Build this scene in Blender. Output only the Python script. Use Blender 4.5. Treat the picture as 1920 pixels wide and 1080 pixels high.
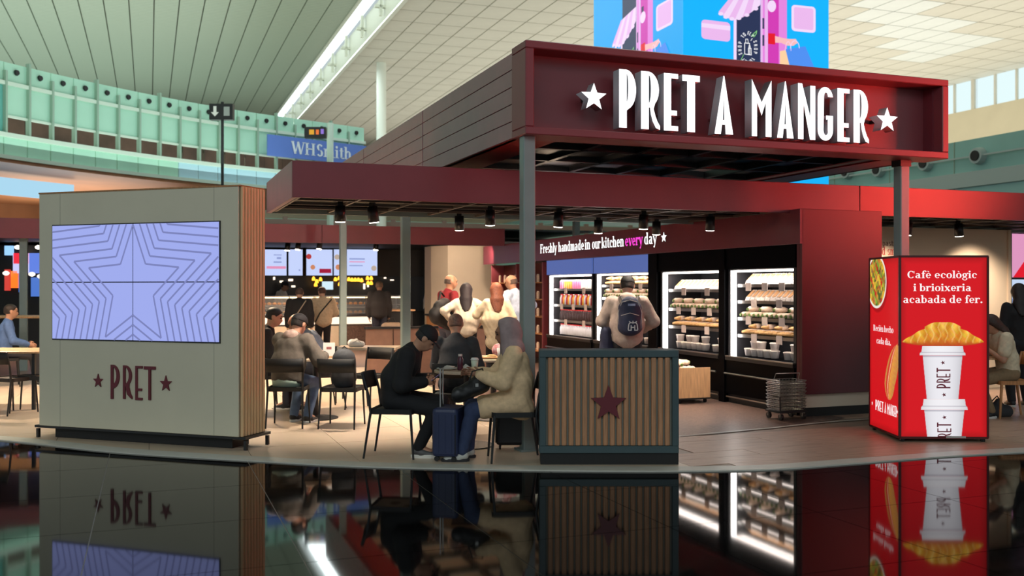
import bpy, math, random
import numpy as np
from math import sin, cos, pi, radians as R
from mathutils import Vector, Matrix
random.seed(7)
for _o in list(bpy.data.objects): bpy.data.objects.remove(_o)
SC = bpy.context.scene
COL = SC.collection

# ------------------------------------------------------------------ camera, world, exposure, big lights
F, HY, CZ = 1820.0, 538.0, 1.6           # focal length (px), horizon row, eye height
cam_d = bpy.data.cameras.new('camera'); cam = bpy.data.objects.new('camera', cam_d); COL.objects.link(cam)
cam.location = (0, 0, CZ); cam.rotation_euler = (R(90), 0, 0)
cam_d.sensor_width = 36; cam_d.lens = F/1920*36; cam_d.shift_y = -2/1920
cam_d.clip_start = .05; cam_d.clip_end = 400
cam_d.dof.use_dof = True; cam_d.dof.focus_distance = 10.3; cam_d.dof.aperture_fstop = 1.9
SC.camera = cam
SC.view_settings.view_transform = 'Standard'; SC.view_settings.look = 'None'
SC.view_settings.gamma = 1; SC.view_settings.use_curve_mapping = False
SC.view_settings.exposure = 0.0
SC.cycles.max_bounces = 6; SC.cycles.diffuse_bounces = 3; SC.cycles.glossy_bounces = 4
SC.cycles.sample_clamp_indirect = 4; SC.cycles.caustics_reflective = False; SC.cycles.caustics_refractive = False

world = bpy.data.worlds.new('daylight'); SC.world = world; world.use_nodes = True
bg = world.node_tree.nodes['Background']; bg.inputs[0].default_value = (.80, .92, .95, 1); bg.inputs[1].default_value = WORLD_S = .62

TH = R(20.5); c_, s_ = cos(TH), sin(TH)
def W(u, v, z=0): return Vector((u*c_-v*s_, u*s_+v*c_, z))
def u_at(px, v):
    r = (px-960)/F; return v*(s_+r*c_)/(c_-r*s_)
def v_at(px, u):
    r = (px-960)/F; return u*(c_-r*s_)/(s_+r*c_)
def uz(px, py, v):
    u = u_at(px, v); Y = u*s_+v*c_; return u, CZ+(HY-py)*Y/F
def vz(px, py, u):
    v = v_at(px, u); Y = u*s_+v*c_; return v, CZ+(HY-py)*Y/F
def G(px, Y, z=0): return Vector(((px-960)/F*Y, Y, z))
def to_uv(X, Y): return X*c_+Y*s_, -X*s_+Y*c_

def area(name, loc, size, power, color, rot=(0,0,0), sy=None, spread=None):
    l = bpy.data.lights.new(name, 'AREA'); l.shape = 'RECTANGLE'; l.size = size; l.size_y = sy or size
    l.energy = power; l.color = color
    if spread: l.spread = spread
    o = bpy.data.objects.new(name, l); COL.objects.link(o); o.location = loc; o.rotation_euler = rot
    return o
# added unseen lamps wash the vault; unseen daylight fill behind the viewer
area('ceiling_uplight', W(-8, 40, 5.65), 26, 5400, (.86, 1, .93), (R(180), 0, TH), 50)
area('ceiling_uplight', W(34, 48, 8.2), 24, 5200, (1, .95, .84), (R(180), 0, TH), 50)
area('skylight_daylight', W(9.2, 42, 13.4), 1.2, 2600, (.9, 1, 1), (0, 0, TH), 70)
area('terminal_daylight', (-3, -7, 9.5), 14, 620, (.90, .98, 1), (R(48), 0, 0), 5)
area('screen_wall_glow', W(13.5, 6.0, 3.0), 1.6, 105, (1, .07, .05), (R(101), 0, TH+R(62)), 1.2, R(62))  # unseen red lamp added to redden the right part of the sign

area('soffit_uplight', (-17, 36, 2.9), 7, 420, (1, .93, .84), (R(180), 0, 0), 9)  # unseen lamp added below to brighten the wooden soffit

area('ceiling_uplight', W(17, 52, 8.2), 12, 1400, (1, .97, .86), (R(180), 0, TH), 50)  # one more unseen fill, added for the ceiling beside the skylight

# ------------------------------------------------------------------ materials
def lin(c): return tuple((x/255/12.92 if x/255 <= .04045 else ((x/255+.055)/1.055)**2.4) for x in c)
MATS = {}
def mat(name, rgb, rough=.5, metal=0, emit=0, noise=0, scale=8, bump=0, spec=.5, alpha=1, trans=0, coat=0, kind=None, rgb2=None, ior=None):
    if name in MATS: return MATS[name]
    m = bpy.data.materials.new(name); m.use_nodes = True; nt = m.node_tree; b = nt.nodes['Principled BSDF']
    col = lin(rgb)+(1,)
    b.inputs['Base Color'].default_value = col; b.inputs['Roughness'].default_value = rough
    b.inputs['Metallic'].default_value = metal; b.inputs['Specular IOR Level'].default_value = spec
    b.inputs['Transmission Weight'].default_value = trans; b.inputs['Coat Weight'].default_value = coat
    if ior: b.inputs['IOR'].default_value = ior
    if emit:
        b.inputs['Emission Color'].default_value = col; b.inputs['Emission Strength'].default_value = emit
        b.inputs['Base Color'].default_value = (0,0,0,1) if kind != 'keep' else col
    if alpha < 1: b.inputs['Alpha'].default_value = alpha
    L = nt.links.new
    if noise or bump or kind == 'wood' or kind == 'weave':
        tc = nt.nodes.new('ShaderNodeTexCoord'); mp = nt.nodes.new('ShaderNodeMapping'); L(tc.outputs['Object'], mp.inputs[0])
        if kind == 'wood': mp.inputs['Scale'].default_value = (14, 14, .9)
        if kind == 'woodh': mp.inputs['Scale'].default_value = (.9, 14, 14)
        n = nt.nodes.new('ShaderNodeTexNoise'); n.inputs['Scale'].default_value = scale; n.inputs['Detail'].default_value = 5
        L(mp.outputs[0], n.inputs[0])
        if noise and not (emit and kind != 'keep'):
            r = nt.nodes.new('ShaderNodeMapRange'); r.inputs[1].default_value = .3; r.inputs[2].default_value = .7
            L(n.outputs['Fac'], r.inputs[0])
            mx = nt.nodes.new('ShaderNodeMix'); mx.data_type = 'RGBA'; L(r.outputs[0], mx.inputs[0])
            d = lin(rgb2) if rgb2 else tuple(x*(1-noise) for x in lin(rgb))
            e = lin(rgb) if rgb2 else tuple(min(1, x*(1+noise)) for x in lin(rgb))
            mx.inputs[6].default_value = d+(1,); mx.inputs[7].default_value = e+(1,)
            L(mx.outputs[2], b.inputs['Base Color'])
        if bump:
            bp = nt.nodes.new('ShaderNodeBump'); bp.inputs['Strength'].default_value = bump; bp.inputs['Distance'].default_value = .01
            L(n.outputs['Fac'], bp.inputs['Height']); L(bp.outputs[0], b.inputs['Normal'])
    MATS[name] = m; return m
def vmat(name, emit=0, rough=.6):
    """material that takes the printed picture from the colour attribute"""
    if name in MATS: return MATS[name]
    m = bpy.data.materials.new(name); m.use_nodes = True; nt = m.node_tree; b = nt.nodes['Principled BSDF']
    a = nt.nodes.new('ShaderNodeVertexColor'); a.layer_name = 'print'
    b.inputs['Roughness'].default_value = rough
    if emit:
        nt.links.new(a.outputs[0], b.inputs['Emission Color']); b.inputs['Emission Strength'].default_value = emit
        b.inputs['Base Color'].default_value = (0,0,0,1)
    else: nt.links.new(a.outputs[0], b.inputs['Base Color'])
    MATS[name] = m; return m

m_maroon = mat('maroon_panel', (116, 44, 54), .34, noise=.06, scale=3, spec=.5)
m_maroon2 = mat('maroon_satin', (132, 60, 67), .42, noise=.05, scale=3)
m_redlit = mat('red_panel', (158, 32, 34), .38, noise=.05, scale=3)  # red light falling on the right fascia, put into its colour
m_plank = mat('maroon_plank', (152, 92, 104), .34, noise=.08, scale=4, spec=.6)  # same maroon paint, made paler for sky reflected on the sides
m_post = mat('grey_green_steel', (132, 148, 146), .4, noise=.05, scale=5)
m_dark = mat('black_metal', (22, 22, 24), .42)
m_black = mat('black_matte', (12, 12, 13), .6)
m_gloss = mat('black_gloss', (7, 7, 9), .3, spec=.03)
m_steel = mat('brushed_steel', (170, 168, 165), .28, 1, noise=.08, scale=20)
m_kiosk = mat('kiosk_laminate', (210, 203, 180), .45, noise=.03, scale=2)
m_slat = mat('oak_slat', (226, 186, 140), .5, noise=.10, scale=5, kind='wood', bump=.15)
m_slatg = mat('oak_slat_grey', (180, 130, 94), .55, noise=.22, scale=5, kind='wood', bump=.15)
m_oak = mat('oak', (176, 122, 74), .45, noise=.25, scale=5, kind='wood', bump=.1)
m_oakl = mat('oak_light', (206, 160, 116), .45, noise=.2, scale=5, kind='wood')
m_planter = mat('planter_frame', (62, 80, 84), .45, noise=.05)
m_slotback = mat('planter_back', (150, 150, 138), .6)
m_maroonsign = mat('dark_maroon_letter', (104, 28, 40), .4)
m_white = mat('white_plastic', (225, 222, 216), .35)
m_glow = mat('sign_glow', (255, 255, 255), emit=1.6)
m_letterside = mat('letter_side', (216, 220, 228), .35)
m_tubeglow = mat('fridge_light', (255, 246, 240), emit=9)
m_shelfglow = mat('shelf_light', (255, 238, 228), emit=9)
m_lens = mat('spot_lens', (255, 244, 228), emit=14)
m_cream = mat('cream_wall', (222, 200, 172), .7, noise=.03, scale=2)
m_tag = mat('price_card', (214, 196, 188), .5)
# ------------------------------------------------------------------ mesh helpers
class MB:
    def __init__(s): s.v = []; s.f = []; s.m = []
    def add(s, vs, fs, mi=0):
        o = len(s.v); s.v += [tuple(p) for p in vs]; s.f += [tuple(i+o for i in f) for f in fs]; s.m += [mi]*len(fs); return s
    def box(s, x0, x1, y0, y1, z0, z1, mi=0):
        return s.add([(x0,y0,z0),(x1,y0,z0),(x1,y1,z0),(x0,y1,z0),(x0,y0,z1),(x1,y0,z1),(x1,y1,z1),(x0,y1,z1)],
                     [(0,3,2,1),(4,5,6,7),(0,1,5,4),(1,2,6,5),(2,3,7,6),(3,0,4,7)], mi)
    def bx(s, cx, cy, cz, sx, sy, sz, rz=0, mi=0, rx=0, ry=0):
        M = Matrix.Rotation(rz, 3, 'Z') @ Matrix.Rotation(ry, 3, 'Y') @ Matrix.Rotation(rx, 3, 'X')
        P = [Vector((cx,cy,cz)) + M @ Vector((a*sx/2, b*sy/2, c*sz/2)) for c in (-1,1) for a, b in ((-1,-1),(1,-1),(1,1),(-1,1))]
        return s.add(P, [(0,3,2,1),(4,5,6,7),(0,1,5,4),(1,2,6,5),(2,3,7,6),(3,0,4,7)], mi)
    def tube(s, pts, rad, n=8, mi=0, cap=True, squash=1):
        pts = [Vector(p) for p in pts]; rad = rad if isinstance(rad, (list, tuple)) else [rad]*len(pts)
        base = len(s.v); up = Vector((0,0,1)); prev = None
        for i, p in enumerate(pts):
            d = (pts[min(i+1, len(pts)-1)] - pts[max(i-1, 0)]).normalized()
            if prev is None:
                a = d.cross(up if abs(d.z) < .9 else Vector((1,0,0))).normalized()
            else:
                a = (prev - d*prev.dot(d)).normalized()
            prev = a; b = d.cross(a)
            for k in range(n):
                t = 2*pi*k/n; s.v.append(tuple(p + (a*cos(t) + b*sin(t)*squash)*rad[i]))
        for i in range(len(pts)-1):
            for k in range(n):
                k2 = (k+1) % n
                s.f.append((base+i*n+k, base+i*n+k2, base+(i+1)*n+k2, base+(i+1)*n+k)); s.m.append(mi)
        if cap:
            s.f.append(tuple(base+k for k in reversed(range(n)))); s.m.append(mi)
            e = base+(len(pts)-1)*n; s.f.append(tuple(e+k for k in range(n))); s.m.append(mi)
        return s
    def lathe(s, prof, n=20, c=(0,0,0), mi=0, sx=1, sy=1):
        base = len(s.v)
        for r, z in prof:
            for k in range(n):
                t = 2*pi*k/n; s.v.append((c[0]+r*cos(t)*sx, c[1]+r*sin(t)*sy, c[2]+z))
        for i in range(len(prof)-1):
            for k in range(n):
                k2 = (k+1) % n
                s.f.append((base+i*n+k, base+i*n+k2, base+(i+1)*n+k2, base+(i+1)*n+k)); s.m.append(mi)
        s.f.append(tuple(base+k for k in reversed(range(n)))); s.m.append(mi)
        e = base+(len(prof)-1)*n; s.f.append(tuple(e+k for k in range(n))); s.m.append(mi)
        return s
    def ball(s, c, r, n=12, m=8, mi=0, R3=None):
        r = r if isinstance(r, (list, tuple)) else (r, r, r); base = len(s.v); c = Vector(c)
        for i in range(m+1):
            a = -pi/2 + pi*i/m
            for k in range(n):
                t = 2*pi*k/n; q = Vector((r[0]*cos(a)*cos(t), r[1]*cos(a)*sin(t), r[2]*sin(a)))
                if R3: q = R3 @ q
                s.v.append(tuple(c+q))
        for i in range(m):
            for k in range(n):
                k2 = (k+1) % n
                s.f.append((base+i*n+k, base+i*n+k2, base+(i+1)*n+k2, base+(i+1)*n+k)); s.m.append(mi)
        return s
    def rbox(s, x0, x1, y0, y1, z0, z1, r, mi=0, n=4):
        """box with rounded vertical edges and softened top / bottom"""
        prof = [(r, 0), (r*.3, r*.3), (0, r), ]
        rings = []
        for ins, dz in ((r*.8, 0), (r*.2, r*.25), (0, r*.8)): rings.append((ins, z0+dz))
        for ins, dz in ((0, r*.8), (r*.2, r*.25), (r*.8, 0)): rings.append((ins, z1-dz))
        base = len(s.v); N = 4*(n+1)
        for ins, z in rings:
            for (cx, cy, a0) in ((x1-r, y1-r, 0), (x0+r, y1-r, pi/2), (x0+r, y0+r, pi), (x1-r, y0+r, 1.5*pi)):
                for k in range(n+1):
                    t = a0 + pi/2*k/n; rr = max(r-ins, .0005)
                    s.v.append((cx+rr*cos(t), cy+rr*sin(t), z))
        for i in range(len(rings)-1):
            for k in range(N):
                k2 = (k+1) % N; s.f.append((base+i*N+k, base+i*N+k2, base+(i+1)*N+k2, base+(i+1)*N+k)); s.m.append(mi)
        s.f.append(tuple(base+k for k in reversed(range(N)))); s.m.append(mi)
        e = base+(len(rings)-1)*N; s.f.append(tuple(e+k for k in range(N))); s.m.append(mi)
        return s
    def mesh(s, name, mats, smooth=False):
        me = bpy.data.meshes.new(name); me.from_pydata(s.v, [], s.f)
        for m in (mats if isinstance(mats, (list, tuple)) else [mats]): me.materials.append(m)
        if any(s.m): me.polygons.foreach_set('material_index', s.m)
        if smooth: me.polygons.foreach_set('use_smooth', [True]*len(s.f))
        me.update(); return me

def link(name, data, parent=None, loc=None, rz=0):
    o = bpy.data.objects.new(name, data); COL.objects.link(o)
    if parent: o.parent = parent
    if loc is not None: o.location = loc
    if rz: o.rotation_euler = (0, 0, rz)
    return o
def tag(o, label=None, cat=None, group=None, kind=None):
    if label: o['label'] = label
    if cat: o['category'] = cat
    if group: o['group'] = group
    if kind: o['kind'] = kind
    return o
def thing(name, label, cat, loc, rz=0, group=None, kind=None):
    return tag(link(name, None, None, loc, rz), label, cat, group, kind)
ORG = {}
def uthing(name, label, cat, u, v, z=0, group=None, kind=None):
    """a thing in the shop's grid: children are built in absolute (u, v, z)"""
    o = thing(name, label, cat, W(u, v, z), TH, group, kind); ORG[o.name] = (u, v, z); return o
def part(name, mb, mats, parent=None, smooth=False, bevel=0, rel=False, label=None, seg=1):
    if parent is not None and not rel and parent.name in ORG:
        a, b, c = ORG[parent.name]; mb.v = [(x-a, y-b, z-c) for x, y, z in mb.v]
    me = mb.mesh(name, mats, smooth); o = link(name, me, parent)
    if bevel:
        m = o.modifiers.new('bevel', 'BEVEL'); m.width = bevel; m.segments = seg; m.limit_method = 'ANGLE'; m.angle_limit = R(40)
    if label: o['label'] = label
    return o
def sub(name, mb, mats, parent, top, smooth=False, label=None):
    """sub-part: parent is a part that sits at its thing's origin"""
    if top is not None and top.name in ORG:
        a, b, c = ORG[top.name]; mb.v = [(x-a, y-b, z-c) for x, y, z in mb.v]
    o = link(name, mb.mesh(name, mats, smooth), parent)
    if label: o['label'] = label
    return o
def kids(o): return [c for c in bpy.data.objects if c.parent == o]
KID = {}
def copy_tree(o, loc, rz, label=None, group=None):
    def rec(a, par):
        c = a.copy(); COL.objects.link(c)
        if par: c.parent = par
        for k in KID.get(a.name, []): rec(k, c)
        return c
    if o.name not in KID:
        for x in bpy.data.objects:
            if x.parent:
                l = KID.setdefault(x.parent.name, [])
                if x not in l: l.append(x)
    c = rec(o, None); c.location = loc; c.rotation_euler = (0, 0, rz)
    if label: c['label'] = label
    if group: c['group'] = group
    return c

# flat shapes in an (x, z) plane, extruded along y.  front face index 0, side index 1
def shape_mesh(name, polys, depth, mats, place):
    """polys: list of closed 2-D outlines (holes allowed); place(x, z, d) -> 3-D point, d 0 (front) .. 1 (back)"""
    cu = bpy.data.curves.new(name, 'CURVE'); cu.dimensions = '2D'; cu.fill_mode = 'BOTH'
    for p in polys:
        sp = cu.splines.new('POLY'); sp.points.add(len(p)-1)
        for i, (x, y) in enumerate(p): sp.points[i].co = (x, y, 0, 1)
        sp.use_cyclic_u = True
    cu.extrude = .5
    o = bpy.data.objects.new(name, cu); COL.objects.link(o)
    dg = bpy.context.evaluated_depsgraph_get(); me = bpy.data.meshes.new_from_object(o.evaluated_get(dg))
    bpy.data.objects.remove(o); bpy.data.curves.remove(cu)
    zs = []
    for v in me.vertices:
        zs.append(v.co.z); v.co = place(v.co.x, v.co.y, .5-v.co.z)
    me.materials.clear()
    for m in (mats if isinstance(mats, (list, tuple)) else [mats]): me.materials.append(m)
    if isinstance(mats, (list, tuple)) and len(mats) > 1:
        for p in me.polygons: p.material_index = 0 if all(zs[i] > .49 for i in p.vertices) else 1
    else:
        for p in me.polygons: p.material_index = 0
    me.name = name; me.update(); return me
def arc(cx, cy, rx, ry, a0, a1, n=12):
    return [(cx+rx*cos(R(a0+(a1-a0)*i/n)), cy+ry*sin(R(a0+(a1-a0)*i/n))) for i in range(n+1)]
def star_pts(cx=.5, cy=.5, r=.5, k=.40, sy=1):
    return [(cx+(r if i % 2 == 0 else r*k)*sin(pi*i/5), cy+(r if i % 2 == 0 else r*k)*cos(pi*i/5)*sy) for i in range(10)]
# tall narrow deco capitals; w = stem width relative to the glyph's width, t = bar thickness
def deco(ch, w=.36, t=.085):
    if ch == 'P': return [[(0,0),(w,0),(w,.30)] + arc(w*.9, .66, 1-w*.9, .34, -72, 90, 16) + [(0,1)], [(w,.45),(w,.93)] + arc(w, .69, .9*(1-2*w), .24, 90, -90, 10)[1:-1]]
    if ch == 'R': return [[(0,0),(w,0),(w,.38),(w*1.15,.38)] + [(w+.12,.26),(w+.22,.14),(1-w*.4,.03),(1.06,0),(1.06,.07),(.92,.14),(.80,.24),(.70,.36)] + arc(w*.9, .69, 1-w*.9, .31, -50, 90, 14) + [(0,1)], [(w,.45),(w,.94)] + arc(w, .70, .9*(1-2*w), .24, 90, -90, 10)[1:-1]]
    if ch == 'E': return [[(0,0),(1,0),(1,t),(w,t),(w,.27),(.92,.27),(.92,.27+t),(w,.27+t),(w,1-t),(1,1-t),(1,1),(0,1)]]
    if ch == 'T': return [[(.5-w/2,0),(.5+w/2,0),(.5+w/2,1-t*1.3),(1,1-t*1.3),(1,1),(0,1),(0,1-t*1.3),(.5-w/2,1-t*1.3)]]
    if ch == 'A': return [[(0,0),(w*.72,0),(w*.86,.17),(1-w*.92,.17),(1-w*.86,0),(1,0),(.5+w*.05,1.04),(.5-w*.05,1.04)], [(w*.95,.25),(.5,.68),(1-w*1.0,.25)]]
    if ch == 'M': return [[(0,0),(w*.75,0),(w*.75,.62),(.5,.38),(1-w*.85,.62),(1-w*.85,0),(1,0),(1,1.03),(.5,.62),(0,1.03)]]
    if ch == 'N': return [[(0,0),(w*.8,0),(w*.8,.66),(1-w*.8,0),(1,0),(1,1),(1-w*.75,1),(1-w*.75,.42),(w*.6,1.03),(0,1.03)]]
    if ch == 'G': return [arc(.5,.78,.5,.22,10,180,12) + arc(.5,.2,.5,.2,180,360,12) + [(1,.47),(.55,.47),(.55,.47-t),(1-w*.85,.40),(1-w*.85,.2)] + arc(.53,.2,.5-w*.85,.10,0,-180,8)[1:] + [(w,.78)] + arc(.5+w*.1,.80,.5-w*.9,.10,170,10,8)]
    if ch == 'S': return [arc(.5,.76,.5,.24,0,270,14) + arc(.5,.26,.5-w,.18,90,-180,12) + arc(.5,.26,.5,.26,180,450,14)[::1] + arc(.5,.76,.5-w,.18,270,0,12)]
def deco_word(word, polys_at, mats, parent, depth=.03, name='letter', top=None):
    pass

# ---------- stroke serif font : every glyph is a bundle of flat quads in (x, y); x-height 1
def _q(out, a, b, c, d): out.append([a, b, c, d])
def _v(out, x, y0, y1, w=.26, s0=1, s1=0, sw=.13, st=.09):
    _q(out, (x-w/2,y0), (x+w/2,y0), (x+w/2,y1), (x-w/2,y1))
    if s0: _q(out, (x-w/2-sw,y0), (x+w/2+sw,y0), (x+w/2+sw,y0+st), (x-w/2-sw,y0+st))
    if s1 == 1: _q(out, (x-w/2-sw,y1-st), (x,y1-st), (x,y1), (x-w/2-sw,y1))
    if s1 == 2: _q(out, (x-w/2-sw,y1-st), (x+w/2+sw,y1-st), (x+w/2+sw,y1), (x-w/2-sw,y1))
def _a(out, cx, cy, rx, ry, a0, a1, thick=.27, thin=.11, n=10):
    P = []
    for i in range(n+1):
        a = R(a0+(a1-a0)*i/n); w = thin+(thick-thin)*abs(cos(a))**1.5
        P.append(((cx+rx*cos(a), cy+ry*sin(a)), (cx+(rx-w)*cos(a), cy+(ry-w*.95)*sin(a))))
    for (p, q), (p2, q2) in zip(P, P[1:]): _q(out, p, p2, q2, q)
def _l(out, x0, y0, x1, y1, w):
    d = math.hypot(x1-x0, y1-y0); nx, ny = -(y1-y0)/d*w/2, (x1-x0)/d*w/2
    _q(out, (x0-nx,y0-ny), (x1-nx,y1-ny), (x1+nx,y1+ny), (x0+nx,y0+ny))
def _dot(out, x, y, r=.15):
    out.append([(x+r*cos(R(a)), y+r*sin(R(a))) for a in range(0, 360, 45)])
def serif(ch):
    o = []; w = 1.0
    if ch == 'a': _a(o,.42,.72,.36,.28,0,150); _v(o,.66,0,.75,s0=0); _a(o,.40,.28,.36,.30,60,300); _q(o,(.6,0),(.95,0),(.95,.09),(.6,.09)); _l(o,.35,.55,.62,.56,.1); w=.98
    elif ch == 'b': _v(o,.2,0,1.5,s0=0,s1=1); _a(o,.5,.5,.42,.52,-150,150); w=1.0
    elif ch == 'c': _a(o,.46,.5,.42,.52,50,310); _dot(o,.72,.74,.12); w=.88
    elif ch == 'd': _v(o,.72,0,1.5,s0=0,s1=1); _a(o,.42,.5,.42,.52,30,330); _q(o,(.7,0),(1,0),(1,.09),(.7,.09)); w=1.04
    elif ch in 'eè': _a(o,.46,.5,.42,.52,0,315); _q(o,(.2,.46),(.88,.46),(.88,.57),(.2,.57)); w=.94
    elif ch == 'é': _a(o,.46,.5,.42,.52,0,315); _q(o,(.2,.46),(.88,.46),(.88,.57),(.2,.57)); _l(o,.42,1.2,.66,1.42,.13); w=.94
    elif ch == 'f': _v(o,.3,0,1.2); _a(o,.52,1.2,.35,.32,20,180); _q(o,(.02,.9),(.62,.9),(.62,1),(.02,1)); w=.64
    elif ch == 'g': _a(o,.42,.62,.38,.4,0,360,n=14); _a(o,.42,-.12,.42,.32,0,360,thick=.18,n=14); _l(o,.2,.2,.3,.1,.2); _dot(o,.85,.95,.12); w=.95
    elif ch == 'h': _v(o,.2,0,1.5,s1=1); _a(o,.52,.66,.36,.36,0,150); _v(o,.75,0,.66); w=1.04
    elif ch == 'i': _v(o,.24,0,1,s1=1); _dot(o,.22,1.32,.17); w=.52
    elif ch == 'í': _v(o,.24,0,1,s1=1); _l(o,.18,1.2,.4,1.42,.13); w=.52
    elif ch == 'k': _v(o,.2,0,1.5,s1=1); _l(o,.3,.4,.8,.98,.12); _l(o,.42,.55,.85,.04,.26); w=1.0
    elif ch == 'l': _v(o,.24,0,1.5,s1=1); w=.52
    elif ch == 'm': _v(o,.2,0,1,s1=1); _a(o,.47,.66,.33,.36,0,150); _v(o,.68,0,.66); _a(o,.95,.66,.33,.36,0,150); _v(o,1.15,0,.66); w=1.44
    elif ch == 'n': _v(o,.2,0,1,s1=1); _a(o,.52,.66,.36,.36,0,150); _v(o,.75,0,.66); w=1.04
    elif ch in 'oò': _a(o,.47,.5,.45,.52,0,360,n=16); w=.96
    elif ch == 'p': _v(o,.2,-.45,1,s1=1); _a(o,.5,.5,.42,.52,-150,150); w=1.0
    elif ch == 'r': _v(o,.2,0,1,s1=1); _a(o,.56,.66,.36,.36,60,160); _dot(o,.68,.85,.14); w=.82
    elif ch == 's': _a(o,.4,.74,.32,.28,40,250,thick=.2,thin=.14); _a(o,.4,.27,.34,.29,-140,80,thick=.22,thin=.14); w=.78
    elif ch == 't': _v(o,.3,.1,1.3,s0=0); _a(o,.5,.25,.33,.27,180,310); _q(o,(.04,.9),(.6,.9),(.6,1),(.04,1)); w=.66
    elif ch == 'u': _v(o,.2,.3,1,s0=0,s1=1); _a(o,.46,.32,.39,.34,180,320); _v(o,.74,0,1,s0=1,s1=1); w=1.04
    elif ch == 'v': _l(o,.12,1,.46,0,.26); _l(o,.78,1,.46,0,.12); _q(o,(-.04,.91),(.32,.91),(.32,1),(-.04,1)); _q(o,(.6,.91),(.94,.91),(.94,1),(.6,1)); w=.9
    elif ch == 'x': _l(o,.15,1,.8,0,.26); _l(o,.78,1,.14,0,.11); _q(o,(0,.91),(.4,.91),(.4,1),(0,1)); _q(o,(.6,0),(1,0),(1,.09),(.6,.09)); _q(o,(0,0),(.34,0),(.34,.09),(0,.09)); _q(o,(.6,.91),(.94,.91),(.94,1),(.6,1)); w=.98
    elif ch == 'y': _l(o,.12,1,.5,.05,.26); _l(o,.8,1,.36,-.4,.12); _q(o,(-.04,.91),(.32,.91),(.32,1),(-.04,1)); _q(o,(.62,.91),(.96,.91),(.96,1),(.62,1)); _dot(o,.28,-.36,.13); w=.92
    elif ch == 'C': _a(o,.62,.72,.6,.75,45,315,thick=.3); _v(o,1.08,.95,1.42,w=.1,s0=0); w=1.22
    elif ch == 'R': _v(o,.26,0,1.44,w=.3,s1=2); _a(o,.56,1.08,.46,.37,-90,90,thick=.3); _l(o,.6,.72,1.08,.02,.3); w=1.24
    elif ch == 'F': _v(o,.26,0,1.44,w=.3,s1=2); _q(o,(.2,1.33),(1,1.33),(1,1.44),(.2,1.44)); _q(o,(.3,.7),(.8,.7),(.8,.8),(.3,.8)); _q(o,(.9,1.1),(1,1.1),(1,1.4),(.9,1.4)); w=1.08
    elif ch == 'W': _l(o,.12,1.44,.5,0,.28); _l(o,.5,0,.82,1.44,.12); _l(o,.8,1.44,1.18,0,.28); _l(o,1.18,0,1.55,1.44,.12); _q(o,(-.06,1.36),(.34,1.36),(.34,1.44),(-.06,1.44)); _q(o,(1.36,1.36),(1.7,1.36),(1.7,1.44),(1.36,1.44)); w=1.66
    elif ch == 'H': _v(o,.26,0,1.44,w=.28,s1=2); _v(o,1.08,0,1.44,w=.28,s1=2); _q(o,(.2,.68),(1.1,.68),(1.1,.8),(.2,.8)); w=1.4
    elif ch == 'S': _a(o,.5,1.06,.4,.4,30,260,thick=.3,thin=.14); _a(o,.5,.38,.42,.4,-150,80,thick=.3,thin=.14); w=1.0
    elif ch == '.': _dot(o,.18,.14,.17); w=.4
    elif ch == ' ': w = .42
    if ch == 'è' or ch == 'ò': _l(o,.32,1.42,.56,1.2,.13)
    return o, w
def text_quads(txt, sp=.04):
    x = 0; out = []
    for ch in txt:
        q, w = serif(ch)
        for p in q: out.append([(a+x, b) for a, b in p])
        x += w+sp
    return out, x-sp
def text_mb(txt, place, width=None, sp=.04, depth=None):
    """place(x 0..1, y in x-heights, d) -> point"""
    q, w = text_quads(txt, sp); mb = MB()
    for p in q:
        n = len(p); mb.add([place(a/w, b, 0) for a, b in p], [tuple(range(n))])
        if depth:
            mb.add([place(a/w, b, 0) for a, b in p]+[place(a/w, b, 1) for a, b in p], [(i, (i+1) % n, n+(i+1) % n, n+i) for i in range(n)], 1)
    return mb

# picture printed on a flat sheet: fn(x, y) arrays 0..1 -> rgb (srgb 0..255) and mask
def printed(name, nx, ny, fn, place, material, parent):
    xs = (np.arange(nx)+.5)/nx; ys = (np.arange(ny)+.5)/ny
    gx, gy = np.meshgrid(xs, ys, indexing='xy'); col, mask = fn(gx, gy)
    vx = np.arange(nx+1)/nx; vy = np.arange(ny+1)/ny
    V = [place(a, b) for b in vy for a in vx]
    idx = np.argwhere(mask); W1 = nx+1
    faces = [(j*W1+i, j*W1+i+1, (j+1)*W1+i+1, (j+1)*W1+i) for j, i in idx]
    used = sorted(set(k for f in faces for k in f)); rm = {k: n for n, k in enumerate(used)}
    me = bpy.data.meshes.new(name); me.from_pydata([V[k] for k in used], [], [tuple(rm[k] for k in f) for f in faces])
    ca = me.color_attributes.new('print', 'FLOAT_COLOR', 'CORNER')
    c = np.clip(col[idx[:, 0], idx[:, 1]]/255., 0, 1); c = np.where(c <= .04045, c/12.92, ((c+.055)/1.055)**2.4)
    c = np.concatenate([c, np.ones((len(c), 1))], 1); c = np.repeat(c, 4, axis=0).astype(np.float32)
    ca.data.foreach_set('color', c.ravel()); me.materials.append(material); me.update()
    return link(name, me, parent)

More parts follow.
